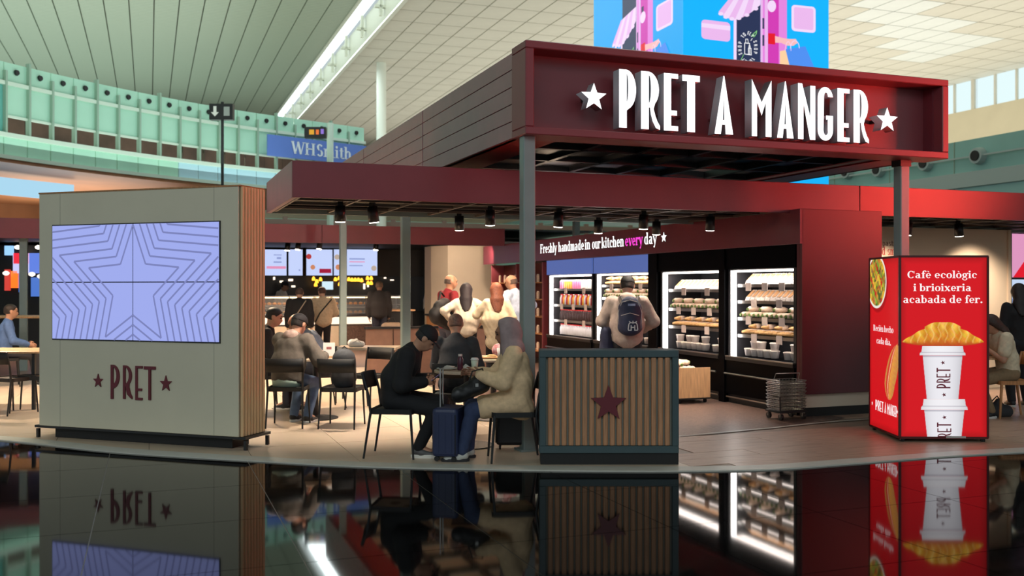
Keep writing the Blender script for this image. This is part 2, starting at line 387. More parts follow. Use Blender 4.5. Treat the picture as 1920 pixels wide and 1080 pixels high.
# ------------------------------------------------------------------ implicit surfaces for people, clothes, soft things
def surf(prims, h=.012, cuts=(), blend=.02, name='body', mats=None, parent=None, label=None, extra=None, disp=0):
    lo = np.min([np.minimum(p[0], p[1])-max(p[2], p[3])*max(1, p[5])-2*h for p in prims], axis=0)
    hi = np.max([np.maximum(p[0], p[1])+max(p[2], p[3])*max(1, p[5])+2*h for p in prims], axis=0)
    n = np.ceil((hi-lo)/h).astype(int)+2
    ax = [(lo[i]+np.arange(n[i])*h).astype(np.float32) for i in range(3)]
    Fd = np.full(n, 1.0, np.float32)
    for a, b, ra, rb, side, k in prims:
        m = max(ra, rb)*max(1, k)+blend+2.5*h
        i0 = np.maximum(0, ((np.minimum(a, b)-m-lo)/h).astype(int)); i1 = np.minimum(n, ((np.maximum(a, b)+m-lo)/h).astype(int)+2)
        X = ax[0][i0[0]:i1[0], None, None]; Y = ax[1][None, i0[1]:i1[1], None]; Z = ax[2][None, None, i0[2]:i1[2]]
        ab = b-a; L2 = float(ab@ab)
        px, py, pz_ = X-a[0], Y-a[1], Z-a[2]
        if L2 > 1e-9:
            t = np.clip((px*ab[0]+py*ab[1]+pz_*ab[2])/L2, 0, 1)
            px, py, pz_ = px-t*ab[0], py-t*ab[1], pz_-t*ab[2]
        else: t = 0
        if side is not None:
            cmp = (px*side[0]+py*side[1]+pz_*side[2])*(1-1/k)
            px, py, pz_ = px-cmp*side[0], py-cmp*side[1], pz_-cmp*side[2]
        d = np.sqrt(px*px+py*py+pz_*pz_)-(ra+(rb-ra)*t)
        sl = Fd[i0[0]:i1[0], i0[1]:i1[1], i0[2]:i1[2]]
        hh = np.clip(.5+.5*(sl-d)/blend, 0, 1)
        Fd[i0[0]:i1[0], i0[1]:i1[1], i0[2]:i1[2]] = np.where(sl > .9, d, sl*(1-hh)+d*hh-blend*hh*(1-hh))
    if disp:
        X = ax[0][:, None, None]; Y = ax[1][None, :, None]; Z = ax[2][None, None, :]
        Fd += disp*(np.sin(X*37+Z*23+2*np.sin(Y*19))*np.sin(Y*31-Z*17+1.5*np.sin(X*23)))
    for pt, nr in cuts:
        X = ax[0][:, None, None]; Y = ax[1][None, :, None]; Z = ax[2][None, None, :]
        Fd = np.maximum(Fd, (X-pt[0])*nr[0]+(Y-pt[1])*nr[1]+(Z-pt[2])*nr[2])
    # surface nets
    S = Fd < 0; nx, ny, nz = [k-1 for k in n]
    cnt = np.zeros((nx, ny, nz), np.int8)
    for dx in (0, 1):
        for dy in (0, 1):
            for dz in (0, 1): cnt += S[dx:nx+dx, dy:ny+dy, dz:nz+dz]
    act = (cnt > 0) & (cnt < 8); I = np.argwhere(act)
    if len(I) == 0: return None
    ids = np.full(act.shape, -1, np.int32); ids[act] = np.arange(len(I))
    acc = np.zeros((len(I), 3), np.float32); k = np.zeros(len(I), np.float32)
    C = [(a, b, c) for a in (0, 1) for b in (0, 1) for c in (0, 1)]
    for p in C:
        for axn in range(3):
            if p[axn] == 0:
                q = list(p); q[axn] = 1
                fa = Fd[I[:, 0]+p[0], I[:, 1]+p[1], I[:, 2]+p[2]]; fb = Fd[I[:, 0]+q[0], I[:, 1]+q[1], I[:, 2]+q[2]]
                cr = (fa < 0) != (fb < 0)
                t = np.where(cr, fa/np.where(cr, fa-fb, 1), 0)
                pt = np.tile(np.array(p, np.float32), (len(I), 1)); pt[:, axn] = t
                acc += pt*cr[:, None]; k += cr
    V = lo+(I+acc/k[:, None])*h
    faces = []
    for axn in range(3):
        sa = [slice(1, nn) for nn in (nx, ny, nz)]; sa[axn] = slice(0, (nx, ny, nz)[axn]); sb = list(sa); sb[axn] = slice(1, (nx, ny, nz)[axn]+1)
        A, B = S[tuple(sa)], S[tuple(sb)]; E = np.argwhere(A != B)
        if len(E) == 0: continue
        off = np.array([1, 1, 1]); off[axn] = 0; E2 = E+off
        a1, a2 = [(1, 2), (2, 0), (0, 1)][axn]
        d1 = np.zeros(3, int); d1[a1] = 1; d2 = np.zeros(3, int); d2[a2] = 1
        q = np.stack([ids[tuple((E2-d1-d2).T)], ids[tuple((E2-d2).T)], ids[tuple(E2.T)], ids[tuple((E2-d1).T)]], 1)
        fl = A[tuple(E.T)]; q[~fl] = q[~fl][:, ::-1]
        faces.append(q)
    Fc = np.concatenate(faces); Fc = Fc[(Fc >= 0).all(1)]
    mb = MB()
    mb.v = V.tolist(); mb.f = Fc.tolist(); mb.m = [0]*len(mb.f)
    if extra: mb.add(extra.v, extra.f, 0)
    o = link(name, mb.mesh(name, mats, True), parent)
    if label: o['label'] = label
    return o
def A3(v): return np.array(tuple(v), np.float64)
def pc(a, b, ra, rb, side=None, k=1): return (A3(a), A3(b), ra, rb, None if side is None else A3(side), k)

def ik(root, tgt, l1, l2, pole):
    root, tgt, pole = Vector(root), Vector(tgt), Vector(pole); d = tgt-root; L = d.length
    if L > (l1+l2)*.995: d = d*((l1+l2)*.995/L); L = d.length
    L = max(L, abs(l1-l2)+.02)
    a = (l1*l1-l2*l2+L*L)/(2*L); hgt = math.sqrt(max(0, l1*l1-a*a)); dn = d.normalized()
    pp = (pole-dn*pole.dot(dn)); pp = pp.normalized() if pp.length > 1e-4 else Vector((0,0,1))
    return root+dn*a+pp*hgt, root+d

def hand_fingers(mb, wr, d, nrm, side, s, curl=.6):
    """palm end and five separate fingers; d = hand direction, nrm = palm normal, side = towards the thumb"""
    for i, (off, L) in enumerate(((.030, .070), (.010, .078), (-.011, .072), (-.030, .056))):
        p = wr+d*.085*s+side*off*s; dd = d.copy(); pts = [wr+d*.055*s+side*off*.8*s, p]; rr = [.0095*s, .009*s]
        for j in range(3):
            a = curl*(.35+.45*j); dd2 = (d*cos(a)+nrm*sin(a)).normalized(); p = p+dd2*L/3*s; pts.append(p); rr.append((.0088-.0012*j)*s)
        mb.tube(pts, rr, 6)
    p0 = wr+d*.025*s+side*.022*s; d1 = (d*.55+side*.75+nrm*.3).normalized(); p1 = p0+d1*.038*s; d2 = (d*.85+side*.25+nrm*.45).normalized(); p2 = p1+d2*.03*s
    mb.tube([p0, p1, p2, p2+(d2+nrm*.3).normalized()*.024*s], [.013*s, .011*s, .0095*s, .0075*s], 6)

def person(label, loc, rz, sit=False, H=1.75, h=.015, lean=0, bend=None, lift=0, pelvis=None, head=(0, 0), lh=None, rh=None, lf=None, rf=None, lpole=None, rpole=None,
           skin=(196, 150, 122), top=(40, 40, 44), bottom=(30, 30, 36), shoe=(24, 24, 26), hair='short', haircol=(40, 28, 22), wide=1.0, belly=0,
           sleeve='long', coat=0, tw=.014, legs=True, group=None, face=True, knee_out=.0, curl=.7, shoe_sole=(220, 220, 216), cap=None, dis=.0015, name='person', upper_only=False):
    s = H/1.75
    root = thing(name, label, 'person', loc, rz, group)
    bend = lean if bend is None else bend
    ph = Vector(pelvis) if pelvis else Vector((0, 0, (.545 if sit else .93*s)+lift))
    U1 = Vector((0, sin(lean), cos(lean))); U2 = Vector((0, sin(bend), cos(bend))); SX = Vector((1, 0, 0)); F2 = Vector((0, cos(bend), -sin(bend)))
    wa = ph+U1*.20*s; ch = wa+U2*.19*s; nk = ch+U2*.135*s
    sh = {k: ch+U2*.085*s+SX*(k*.175*s*wide) for k in (-1, 1)}
    hp, hy = head; hb = bend*.5+hp
    HF = Vector((sin(-hy)*cos(hb), cos(hy)*cos(hb), -sin(hb))).normalized(); HS = HF.cross(Vector((0,0,1))).normalized(); HU = HS.cross(HF).normalized()
    hc = nk+U2*.03*s+HU*.135*s+HF*.025*s
    J = {}
    for k in (-1, 1):
        hip = ph+SX*(k*.09*s)
        if sit: ft = (lf if k < 0 else rf) or (k*.11, .46, .09)
        else: ft = (lf if k < 0 else rf) or (k*.10, 0, .09)
        kn, an = ik(hip, ft, .44*s, .42*s, (k*knee_out, 1, .6 if sit else .1)); J['hip', k], J['kn', k], J['an', k] = hip, kn, an
        tg = (lh if k < 0 else rh) or (Vector((k*.24, .06, .86*s)) if not sit else Vector((k*.15, .34, .68)))
        el, wr = ik(sh[k], tg, .285*s, .25*s, (lpole if k < 0 else rpole) or (k*.6, -1, -.5)); J['el', k], J['wr', k] = el, wr
    msk = mat('skin_%d_%d_%d' % skin, skin, .5, noise=.06, scale=30)
    # ---- one continuous body
    B = [pc(ph, wa, .105*s, .095*s, SX, 1.32), pc(wa, ch, .095*s, .105*s, SX, 1.38), pc(ch, ch+U2*.07*s, .1*s, .07*s, SX, 1.55),
         pc(nk-U2*.03*s, hc-HU*.05*s-HF*.01*s, .056*s, .052*s),
         pc(hc+HU*.03*s-HF*.008*s, hc-HU*.03*s+HF*.005*s, .08*s, .07*s, HF, 1.2), pc(hc-HU*.04*s+HF*.02*s, hc-HU*.082*s+HF*.048*s, .06*s, .036*s),
         pc(hc+HF*.085*s+HU*.012*s, hc+HF*.106*s-HU*.026*s, .010*s, .016*s), pc(hc+HF*.078*s+HU*.03*s, hc+HF*.08*s+HU*.03*s, .022*s, .022*s, HS, 1.9),
         pc(hc+HF*.074*s-HU*.062*s, hc+HF*.078*s-HU*.062*s, .02*s, .02*s, HS, 1.4)]
    for k in (-1, 1):
        B.append(pc(hc+HS*(k*.078*s)+HU*.012*s, hc+HS*(k*.083*s)-HU*.02*s, .013*s, .010*s, HF, 1.6))
        B += [pc(sh[k], J['el', k], .05*s, .038*s), pc(J['el', k], J['wr', k], .038*s, .026*s)]
        if legs: B += [pc(J['hip', k], J['kn', k], .082*s, .056*s), pc(J['kn', k], J['an', k], .055*s, .037*s)]
        d = (J['wr', k]-J['el', k]).normalized(); nr = Vector((-k, 0, -.25)); nr = (nr-d*nr.dot(d)).normalized(); sd = d.cross(nr)*(1 if k > 0 else -1)
        if sd.dot(Vector((0, 1, .6))) < 0: sd = -sd
        B.append(pc(J['wr', k], J['wr', k]+d*.07*s, .024*s, .022*s, sd, 1.55)); J['d', k], J['n', k], J['s', k] = d, nr, sd
        if legs: B.append(pc(J['an', k], J['an', k]+Vector((0, .12, -.035))*s, .036*s, .026*s))
    fm = MB()
    for k in (-1, 1): hand_fingers(fm, J['wr', k], J['d', k], J['n', k], J['s', k], s, curl)
    body = surf(B, h, name='body', mats=msk, parent=root, blend=.022, extra=fm)
    if face:
        e = MB()
        for k in (-1, 1):
            e = MB().ball(hc+HF*.088*s+HS*(k*.031*s)+HU*.008*s, .0095*s, 8, 6); part('eye', e, mat('eye_dark', (30, 24, 22), .2), root, True)
            b = MB().tube([hc+HF*.098*s+HS*(k*.014*s)+HU*.03*s, hc+HF*.099*s+HS*(k*.033*s)+HU*.036*s, hc+HF*.088*s+HS*(k*.05*s)+HU*.03*s], .004*s, 5)
            part('eyebrow', b, mat('brow', (50, 36, 28), .8), root)
        m = MB().tube([hc+HF*.088*s+HS*.022*s-HU*.053*s, hc+HF*.1*s-HU*.05*s, hc+HF*.088*s-HS*.022*s-HU*.053*s], .0055*s, 6)
        part('mouth', m, mat('lips', (150, 84, 76), .5), root)
    # ---- clothes
    t = tw
    mt = mat('cloth_%d_%d_%d' % top, top, .85, noise=.12, scale=25, bump=.25)
    T = [pc(ph+U1*.02, wa, .108*s+t+belly*.4, .10*s+t+belly, SX, 1.3), pc(wa, ch, .10*s+t+belly, .108*s+t, SX, 1.38), pc(ch, ch+U2*.075*s, .105*s+t, .072*s+t, SX, 1.55), pc(nk-U2*.05*s, nk+U2*.0*s, .07*s, .066*s+t*.4)]
    cuts = [(A3(nk+U2*.045*s), A3(U2*.9+F2*.35))] if hair != 'hijab' else []
    for k in (-1, 1):
        T.append(pc(sh[k], J['el', k], .056*s+t, .046*s+t*1.1))
        if sleeve == 'long': T.append(pc(J['el', k], J['wr', k]-J['d', k]*.02*s, .046*s+t*1.1, .034*s+t*.8))
    if coat:
        if sit:
            for k in (-1, 1): T.append(pc(J['hip', k], J['hip', k].lerp(J['kn', k], coat), .115*s, .10*s))
            T.append(pc(ph+Vector((0, -.06, -.06)), ph+Vector((0, .1, -.02)), .12*s, .12*s, SX, 1.4))
        else: T.append(pc(ph+U1*.05, ph-Vector((0, 0, coat)), .125*s, .14*s, SX, 1.3))
    if sleeve == 'short':
        T = T[:4]
        for k in (-1, 1): T.append(pc(sh[k], sh[k].lerp(J['el', k], .62), .058*s+t, .056*s+t))
    surf(T, h, cuts, name='coat' if coat else 'top', mats=mt, parent=root, blend=.028, disp=dis)
    if legs:
        mbm = mat('cloth_%d_%d_%d' % bottom, bottom, .85, noise=.12, scale=25, bump=.25)
        L = [pc(ph+U1*.06*s, ph-U1*.0, .10*s+.012, .108*s+.014, SX, 1.3)]
        for k in (-1, 1): L += [pc(J['hip', k], J['kn', k], .09*s+.008, .064*s+.01), pc(J['kn', k], J['an', k]+Vector((0, 0, .01)), .062*s+.01, .048*s+.008)]
        surf(L, h, name='trousers', mats=mbm, parent=root, blend=.024, disp=dis)
        for k in (-1, 1):
            a = J['an', k]; sm = mat('shoe_%d_%d_%d' % shoe, shoe, .5)
            z0 = a.z-.09+.012
            o = surf([pc(a+Vector((0, -.02, -.03)), a+Vector((0, .03, -.04)), .045*s, .044*s), pc(a+Vector((0, .03, -.045)), a+Vector((0, .15*s, -.06)), .042*s, .032*s, SX, 1.2)], h*.8, [(A3((0, 0, z0)), A3((0, 0, -1)))], name='shoe', mats=sm, parent=root, blend=.02)
            so = MB().lathe([(.05, 0), (.053, .025), (.048, .034)], 14, (a.x, a.y+.065*s, z0-.012), sx=.95*s, sy=2.75*s/1.0)
            so.v = [(x, a.y+.065*s+(y-a.y-.065*s), z) for x, y, z in so.v]; part('shoe_sole', so, mat('sole_%d' % shoe_sole[0], shoe_sole, .6), root)
    # ---- hair
    hm = mat('hair_%d_%d_%d' % haircol, haircol, .6, noise=.3, scale=60, bump=.3)
    sk = [pc(hc+HU*.035*s-HF*.012*s, hc-HU*.01*s-HF*.015*s, .088*s, .082*s, HF, 1.17)]
    if hair == 'short':
        surf(sk, h*.8, [(A3(hc+HF*.05*s+HU*.03*s), A3((HF*.78-HU*.62).normalized())), (A3(hc-HU*.045*s), A3(-HU))], name='hair', mats=hm, parent=root)
    elif hair == 'shaved':
        surf([pc(sk[0][0], sk[0][1], .0835*s, .0765*s, HF, 1.185)], h*.7, [(A3(hc+HF*.03*s+HU*.03*s), A3((HF*.7-HU*.71).normalized())), (A3(hc-HU*.04*s), A3(-HU))], name='hair', mats=hm, parent=root)
    elif hair == 'fringe':
        surf([pc(sk[0][0], sk[0][1], .0835*s, .0785*s, HF, 1.185)], h*.7, [(A3(hc+HU*.035*s), A3(HU)), (A3(hc+HF*.01*s), A3(HF)), (A3(hc-HU*.045*s), A3(-HU))], name='hair', mats=hm, parent=root)
    elif hair == 'long':
        lg = sk + [pc(hc-HF*.025*s, hc-HF*.075*s-HU*.16*s, .096*s, .08*s, HS, 1.15), pc(hc-HF*.075*s-HU*.16*s, Vector(hc-HF*.095*s-HU*.16*s)-U2*.22*s-F2*.03, .078*s, .062*s, HS, 1.5)]
        surf(lg, h*.8, [(A3(hc+HF*.035*s), A3((HF*.85-HU*.5).normalized()))], name='hair', mats=hm, parent=root, disp=.002)
    if cap:
        cm = mat('cap_%d_%d' % cap[:2], cap, .8, noise=.1, scale=40)
        surf([pc(hc+HU*.042*s-HF*.01*s, hc+HU*.02*s-HF*.01*s, .092*s, .094*s, HF, 1.16)], h*.8, [(A3(hc+HU*.025*s), A3(-HU))], name='cap', mats=cm, parent=root)
        if len(cap) == 3 and hair != 'beanie':
            br = MB(); 
            P = [hc+HU*.035*s+HF*.08*s, hc+HU*.03*s+HF*.125*s, hc+HU*.02*s+HF*.165*s]
            br.tube(P, [.07*s, .065*s, .045*s], 10, squash=.12); part('cap_brim', br, cm, root, True)
    J.update(ph=ph, wa=wa, ch=ch, nk=nk, hc=hc, HF=HF, HU=HU, HS=HS, U1=U1, U2=U2, F2=F2, s=s, sh=sh)
    return root, J
# ------------------------------------------------------------------ the hall
def struct(name, mb, mats, parent=None, **k):
    o = part(name, mb, mats, parent, **k)
    if parent is None: tag(o, kind='structure')
    return o
m_floor = mat('black_granite', (10, 10, 11), .045, noise=.35, scale=60, spec=.22, ior=1.42)
m_grout = mat('granite_joint', (150, 142, 130), .5)
m_beige = mat('beige_tile', (212, 190, 166), .3, noise=.05, scale=3, bump=.02)
m_woodfl = mat('plank_floor', (196, 164, 142), .36, noise=.18, scale=4, rgb2=(160, 128, 108), kind='woodh')
m_border = mat('floor_border', (196, 194, 184), .4, noise=.05)
m_ceilL = mat('vault_slat_green', (168, 178, 162), .45, noise=.05, scale=2)  # green tinge of the light put into this colour
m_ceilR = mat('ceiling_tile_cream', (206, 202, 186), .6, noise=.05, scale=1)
m_ceilRb = mat('ceiling_tile_pale', (220, 224, 218), .5, noise=.04, scale=1)  # sunlight through translucent panels, put into a paler tile colour
m_ceilgap = mat('ceiling_void', (96, 96, 84), .8)

fl = struct('floor', MB().box(-70, 70, -14, 110, -.2, -.004), m_grout)
tile = MB().box(0, 1.194, 0, 1.194, -.018, 0).mesh('tile', m_floor)
for i in range(-8, 12):
    for j in range(0, 8):
        link('tile', tile, fl, W(-.35+i*1.2, .9+j*1.2), TH)
big = MB()
for i in range(-22, 26):
    for j in range(-4, 30):
        if -3.2 < i < 5 and -1 < j < 3: pass
        u, v = -.35-9.6+0, 0
far = MB()
def uvbox(mb, u0, u1, v0, v1, z0, z1, mi=0):
    P = [W(a, b, z) for z in (z0, z1) for a, b in ((u0,v0),(u1,v0),(u1,v1),(u0,v1))]
    return mb.add(P, [(0,3,2,1),(4,5,6,7),(0,1,5,4),(1,2,6,5),(2,3,7,6),(3,0,4,7)], mi)
# floor beyond the single tiles: the same granite in 2.4 m fields
for i in range(-26, 26):
    for j in range(-5, 42):
        u, v = -.35+i*2.4, .9+j*2.4
        if -9.96 <= u < 14 and .8 <= v < 9.2: continue
        uvbox(far, u, u+2.394, v, v+2.394, -.018, 0)
tag(struct('granite_field', far, m_floor, fl), kind='stuff')

curve = [(-16, 15.5), (-11, 12.4), (-8, 11.1), (-5.3, 10.08), (-3.8, 9.35), (-2.34, 8.88), (-1.4, 8.62), (-.51, 8.50), (.5, 8.41), (1.43, 8.39), (2.27, 8.47), (3.1, 8.76), (4.1, 9.12), (4.92, 9.36), (6.5, 9.75), (9, 10.2), (14, 10.8), (20, 11.2)]
def cr(P, n):
    o = []
    for i in range(len(P)-1):
        p0, p1, p2, p3 = P[max(0,i-1)], P[i], P[i+1], P[min(len(P)-1,i+2)]
        for k in range(n):
            t = k/n; o.append(tuple(.5*((2*b)+(-a+c)*t+(2*a-5*b+4*c-d)*t*t+(-a+3*b-3*c+d)*t**3) for a, b, c, d in zip(p0, p1, p2, p3)))
    return o+[tuple(P[-1])]
cv = cr(curve, 5)
mb = MB(); n = len(cv)
def yin(P, w):  # the curve pushed inwards by w
    o = []
    for i in range(len(P)):
        a, b = P[max(0,i-1)], P[min(len(P)-1,i+1)]; d = Vector((b[0]-a[0], b[1]-a[1])).normalized(); o.append((P[i][0]-d.y*w, P[i][1]+d.x*w))
    return o
ins = yin(cv, .2)
vs = [(x, y, .012) for x, y in cv]+[(x, y, .012) for x, y in ins]+[(x, y, -.015) for x, y in cv]
mb.add(vs, [(i, i+1, n+i+1, n+i) for i in range(n-1)]+[(2*n+i, 2*n+i+1, i+1, i) for i in range(n-1)])
struct('trim_1', mb, m_border)
mb = MB(); vs = [(x, y, .006) for x, y in ins]+[(x, 34, .006) for x, y in ins]
mb.add(vs, [(i, i+1, n+i+1, n+i) for i in range(n-1)])
sf = struct('floor_shop', mb, mat('shop_floor_joint', (150, 132, 116), .4))
cvx = np.array([p[0] for p in ins]); cvy = np.array([p[1] for p in ins])
def inside(u, v): 
    p = W(u, v); return p.y > np.interp(p.x, cvx, cvy)+.01
def lay(du, dv, u0, u1, v0, v1, mats, z, test, name='tile', gap=.006, stag=False):
    me = MB().box(gap/2, du-gap/2, gap/2, dv-gap/2, .003, z).mesh(name, mats); k = 0
    j = 0; v = v0
    while v < v1-.01:
        u = u0 - (du*.37*(j % 3) if stag else 0)
        while u < u1-.01:
            ok = [inside(a, b) for a, b in ((u,v),(u+du,v),(u,v+dv),(u+du,v+dv))]
            if all(ok) and test(u, v):
                o = link(name, me, sf, W(u, v, .003*(k % 2)*.2), TH); k += 1
            elif any(ok) and test(u, v):
                g = gap/2; P = [W(a, b) for a, b in ((u+g,v+g),(u+du-g,v+g),(u+du-g,v+dv-g),(u+g,v+dv-g))]; P = [(p.x, p.y) for p in P]
                mx_ = sum(p[0] for p in P)/4; i_ = max(0, min(len(ins)-2, int(np.searchsorted(cvx, mx_))-1)); a_, b_ = ins[i_], ins[i_+1]
                d_ = (b_[0]-a_[0], b_[1]-a_[1]); sd = lambda p: d_[0]*(p[1]-a_[1])-d_[1]*(p[0]-a_[0])
                Q = []
                for q in range(4):
                    p0, p1 = P[q], P[(q+1) % 4]; s0_, s1_ = sd(p0), sd(p1)
                    if s0_ >= 0: Q.append(p0)
                    if (s0_ >= 0) != (s1_ >= 0): t_ = s0_/(s0_-s1_); Q.append((p0[0]+(p1[0]-p0[0])*t_, p0[1]+(p1[1]-p0[1])*t_))
                if len(Q) > 2:
                    n_ = len(Q); c0_ = Q[0]; mb_ = MB().add([(x-c0_[0], y-c0_[1], zz_) for zz_ in (.003, z) for x, y in Q], [tuple(range(n_, 2*n_))]+[(q, (q+1) % n_, n_+(q+1) % n_, n_+q) for q in range(n_)])
                    link(name, mb_.mesh(name, mats), sf, (c0_[0], c0_[1], 0)); k += 1
            u += du
        v += dv; j += 1
    return k
lay(.9, .9, -7.2, 4.5, 6.3, 19, m_beige, .011, lambda u, v: u < 4.2)
# boards of the right-hand floor, up to the pale inlay before the fridges
lay(1.5, .3, 4.5, 14, 5.7, 9.0, m_woodfl, .011, lambda u, v: u >= 3.9, 'plank', .004, True)
lay(1.5, .3, 8.8, 14, 9.0, 11.4, m_woodfl, .011, lambda u, v: True, 'plank', .004, True)
inl = MB(); P = [W(4.2, 8.9), W(5.4, 9.02), W(6.6, 9.18), W(7.4, 9.34), W(8.7, 9.42)]
inl.add([(p.x, p.y, .016) for p in P]+[(p.x, p.y+.07, .016) for p in P], [(i, i+1, 6+i, 5+i) for i in range(4)])
struct('trim_2', inl, m_border)
# small mosaic before the fridges
def brickmat(name, c1, c2, sc, rough=.35):
    m = bpy.data.materials.new(name); m.use_nodes = True; nt = m.node_tree; b = nt.nodes['Principled BSDF']
    tc = nt.nodes.new('ShaderNodeTexCoord'); mp = nt.nodes.new('ShaderNodeMapping'); br = nt.nodes.new('ShaderNodeTexBrick')
    br.offset = .5; br.inputs['Scale'].default_value = sc; br.inputs['Mortar Size'].default_value = .04
    br.inputs['Color1'].default_value = lin(c1)+(1,); br.inputs['Color2'].default_value = lin(c2)+(1,); br.inputs['Mortar'].default_value = lin((70, 60, 56))+(1,)
    nt.links.new(tc.outputs['Object'], mp.inputs[0]); nt.links.new(mp.outputs[0], br.inputs[0]); nt.links.new(br.outputs[0], b.inputs['Base Color']); b.inputs['Roughness'].default_value = rough
    return m
m_mosaic = brickmat('mosaic_floor', (150, 120, 108), (92, 72, 64), 20)
struct('floor_mosaic', MB().add([(p.x, p.y, .014) for p in (W(4.2, 8.97), W(5.4, 9.1), W(6.6, 9.25), W(7.4, 9.42), W(7.9, 9.6), W(7.9, 24), W(4.2, 24))], [tuple(range(7))]), m_mosaic)
struct('floor_service', MB().add([(p.x, p.y, .014) for p in (W(-9, 19), W(4.2, 19), W(4.2, 27.4), W(-9, 27.4))], [(0,1,2,3)]), m_mosaic)

# ceiling: long slats left of the skylight, tiles right of it
ZC = 13.6
cl = struct('ceiling', uvbox(uvbox(MB(), -30, 8.25, -14, 92, ZC+.12, ZC+.3), 9.85, 45, -14, 92, ZC+.12, ZC+.3), m_ceilgap)
def slatmat():
    m = mat('vault_slat', (164, 178, 160), .42); nt = m.node_tree; b = nt.nodes['Principled BSDF']  # green tinge cast by the glass is put into the slat colour
    tc = nt.nodes.new('ShaderNodeTexCoord'); w = nt.nodes.new('ShaderNodeTexWave'); w.wave_type = 'BANDS'; w.bands_direction = 'Y'
    w.inputs['Scale'].default_value = 1.3; w.inputs['Distortion'].default_value = 0
    r = nt.nodes.new('ShaderNodeMapRange'); r.inputs[1].default_value = 0; r.inputs[2].default_value = .25
    mx = nt.nodes.new('ShaderNodeMix'); mx.data_type = 'RGBA'; mx.inputs[6].default_value = lin((132, 148, 130))+(1,); mx.inputs[7].default_value = lin((172, 186, 166))+(1,)
    nt.links.new(tc.outputs['Object'], w.inputs[0]); nt.links.new(w.outputs['Fac'], r.inputs[0]); nt.links.new(r.outputs[0], mx.inputs[0]); nt.links.new(mx.outputs[2], b.inputs['Base Color'])
    return m
sl = MB().box(.025, .975, 0, 104, 0, .12).mesh('slat', slatmat())
for i in range(38): link('slat', sl, cl, W(-29.8+i*1.0, -13, ZC), TH)
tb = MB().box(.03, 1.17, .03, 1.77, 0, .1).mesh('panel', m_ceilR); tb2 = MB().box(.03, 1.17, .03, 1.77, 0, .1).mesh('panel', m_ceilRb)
rest = MB(); cand = []
for i in range(29):
    for j in range(-4, 46):
        u, v = 10+i*1.2, 5+j*1.8; p = W(u+.6, v+.9, ZC)
        vis = p.y > 5 and -20 < 960+F*p.x/p.y < 1950 and HY-F*(ZC-CZ)/p.y > -60
        cand.append((0 if vis else 1, p.y, u, v, p))
cand.sort(key=lambda t: t[:2])
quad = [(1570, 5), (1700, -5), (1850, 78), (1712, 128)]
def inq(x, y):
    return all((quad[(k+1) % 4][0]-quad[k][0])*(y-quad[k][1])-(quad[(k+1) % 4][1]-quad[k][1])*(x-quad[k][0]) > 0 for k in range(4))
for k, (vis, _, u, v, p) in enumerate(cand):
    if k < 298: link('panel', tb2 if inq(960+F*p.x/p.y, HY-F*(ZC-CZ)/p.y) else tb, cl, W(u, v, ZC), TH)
    else: uvbox(rest, u+.03, u+1.17, v+.03, v+1.77, ZC, ZC+.1)
tag(struct('panel_field', rest, m_ceilR, cl), kind='stuff')
# skylight slot with its upstands and struts
m_sky = mat('skylight_glass', (235, 252, 250), emit=1.9)
sk = MB(); uvbox(sk, 8.25, 9.6, 5, 92, 14.6, 14.64)
ro = struct('window_1', sk, m_sky)
b2 = MB(); uvbox(b2, 8.2, 8.3, -14, 92, ZC-.1, 14.6); uvbox(b2, 9.75, 9.95, -14, 92, ZC-.25, 14.6)
struct('window_frame', b2, mat('skylight_upstand', (214, 216, 200), .5), ro)
st = MB()
for k in range(20): uvbox(st, 9.3, 9.75, 14+k*4, 14.2+k*4, 13.9, 14.02); uvbox(st, 9.5, 9.62, 14.0+k*4, 14.2+k*4, ZC-.05, 14.6)
struct('window_strut', st, mat('skylight_upstand', (0,0,0)), ro)
# right wall with clerestory
cw = MB(); uvbox(cw, 44.7, 45, -14, 92, 0, 11.9)
wr = struct('wall_right', cw, mat('hall_wall', (206, 196, 168), .7, noise=.03, scale=1))
m_clr = mat('clerestory_glass', (222, 244, 246), emit=1.05)
for k in range(14):
    v = 30+k*4.4; w = MB(); uvbox(w, 44.8, 44.86, v, v+4.3, 11.9, ZC+.1)
    o = struct('window_%d' % (k+2), w, m_clr)
    f = MB()
    for q in (0, 1.45, 2.9): uvbox(f, 44.66, 44.8, v+q, v+q+(.1 if q else .22), 11.9, ZC)
    struct('window_frame', f, m_ceilR, o)
col = MB().lathe([(.45, 11.7), (.35, 12.3), (.35, ZC)], 16, tuple(W(44.2, 53, 0)))
struct('trim_3', col, m_ceilR)
bw = MB(); uvbox(bw, -30, 45, 92, 92.3, 0, 14.6); struct('wall_back', bw, mat('hall_wall', (0,0,0)))
# round white columns of the hall
for k, (px, Y, r) in enumerate(((715, 52, .26), )):
    p = G(px, Y); o = MB().lathe([(r*1.5, 0), (r, .4), (r, ZC)], 20, tuple(p)); struct('trim_4', o, mat('column_white', (228, 236, 226), .4))

# glass gallery on the left
m_mint = mat('mint_glass', (176, 222, 200), .22, noise=.04, scale=1)
m_mint2 = mat('mint_glass_deep', (112, 186, 176), .2, noise=.04, scale=1)
m_skygl = mat('pale_glass', (186, 222, 236), .15)  # sky reflected in the skirt panes, put into their colour
m_rail = mat('pale_rail', (206, 224, 208), .35)
m_mull = mat('mullion', (150, 176, 158), .35)
gc = cr([(-16.6, 19), (-15.7, 23), (-14.5, 27.4), (-12.5, 31.5), (-9.9, 35.2), (-5.95, 39.1)], 12)
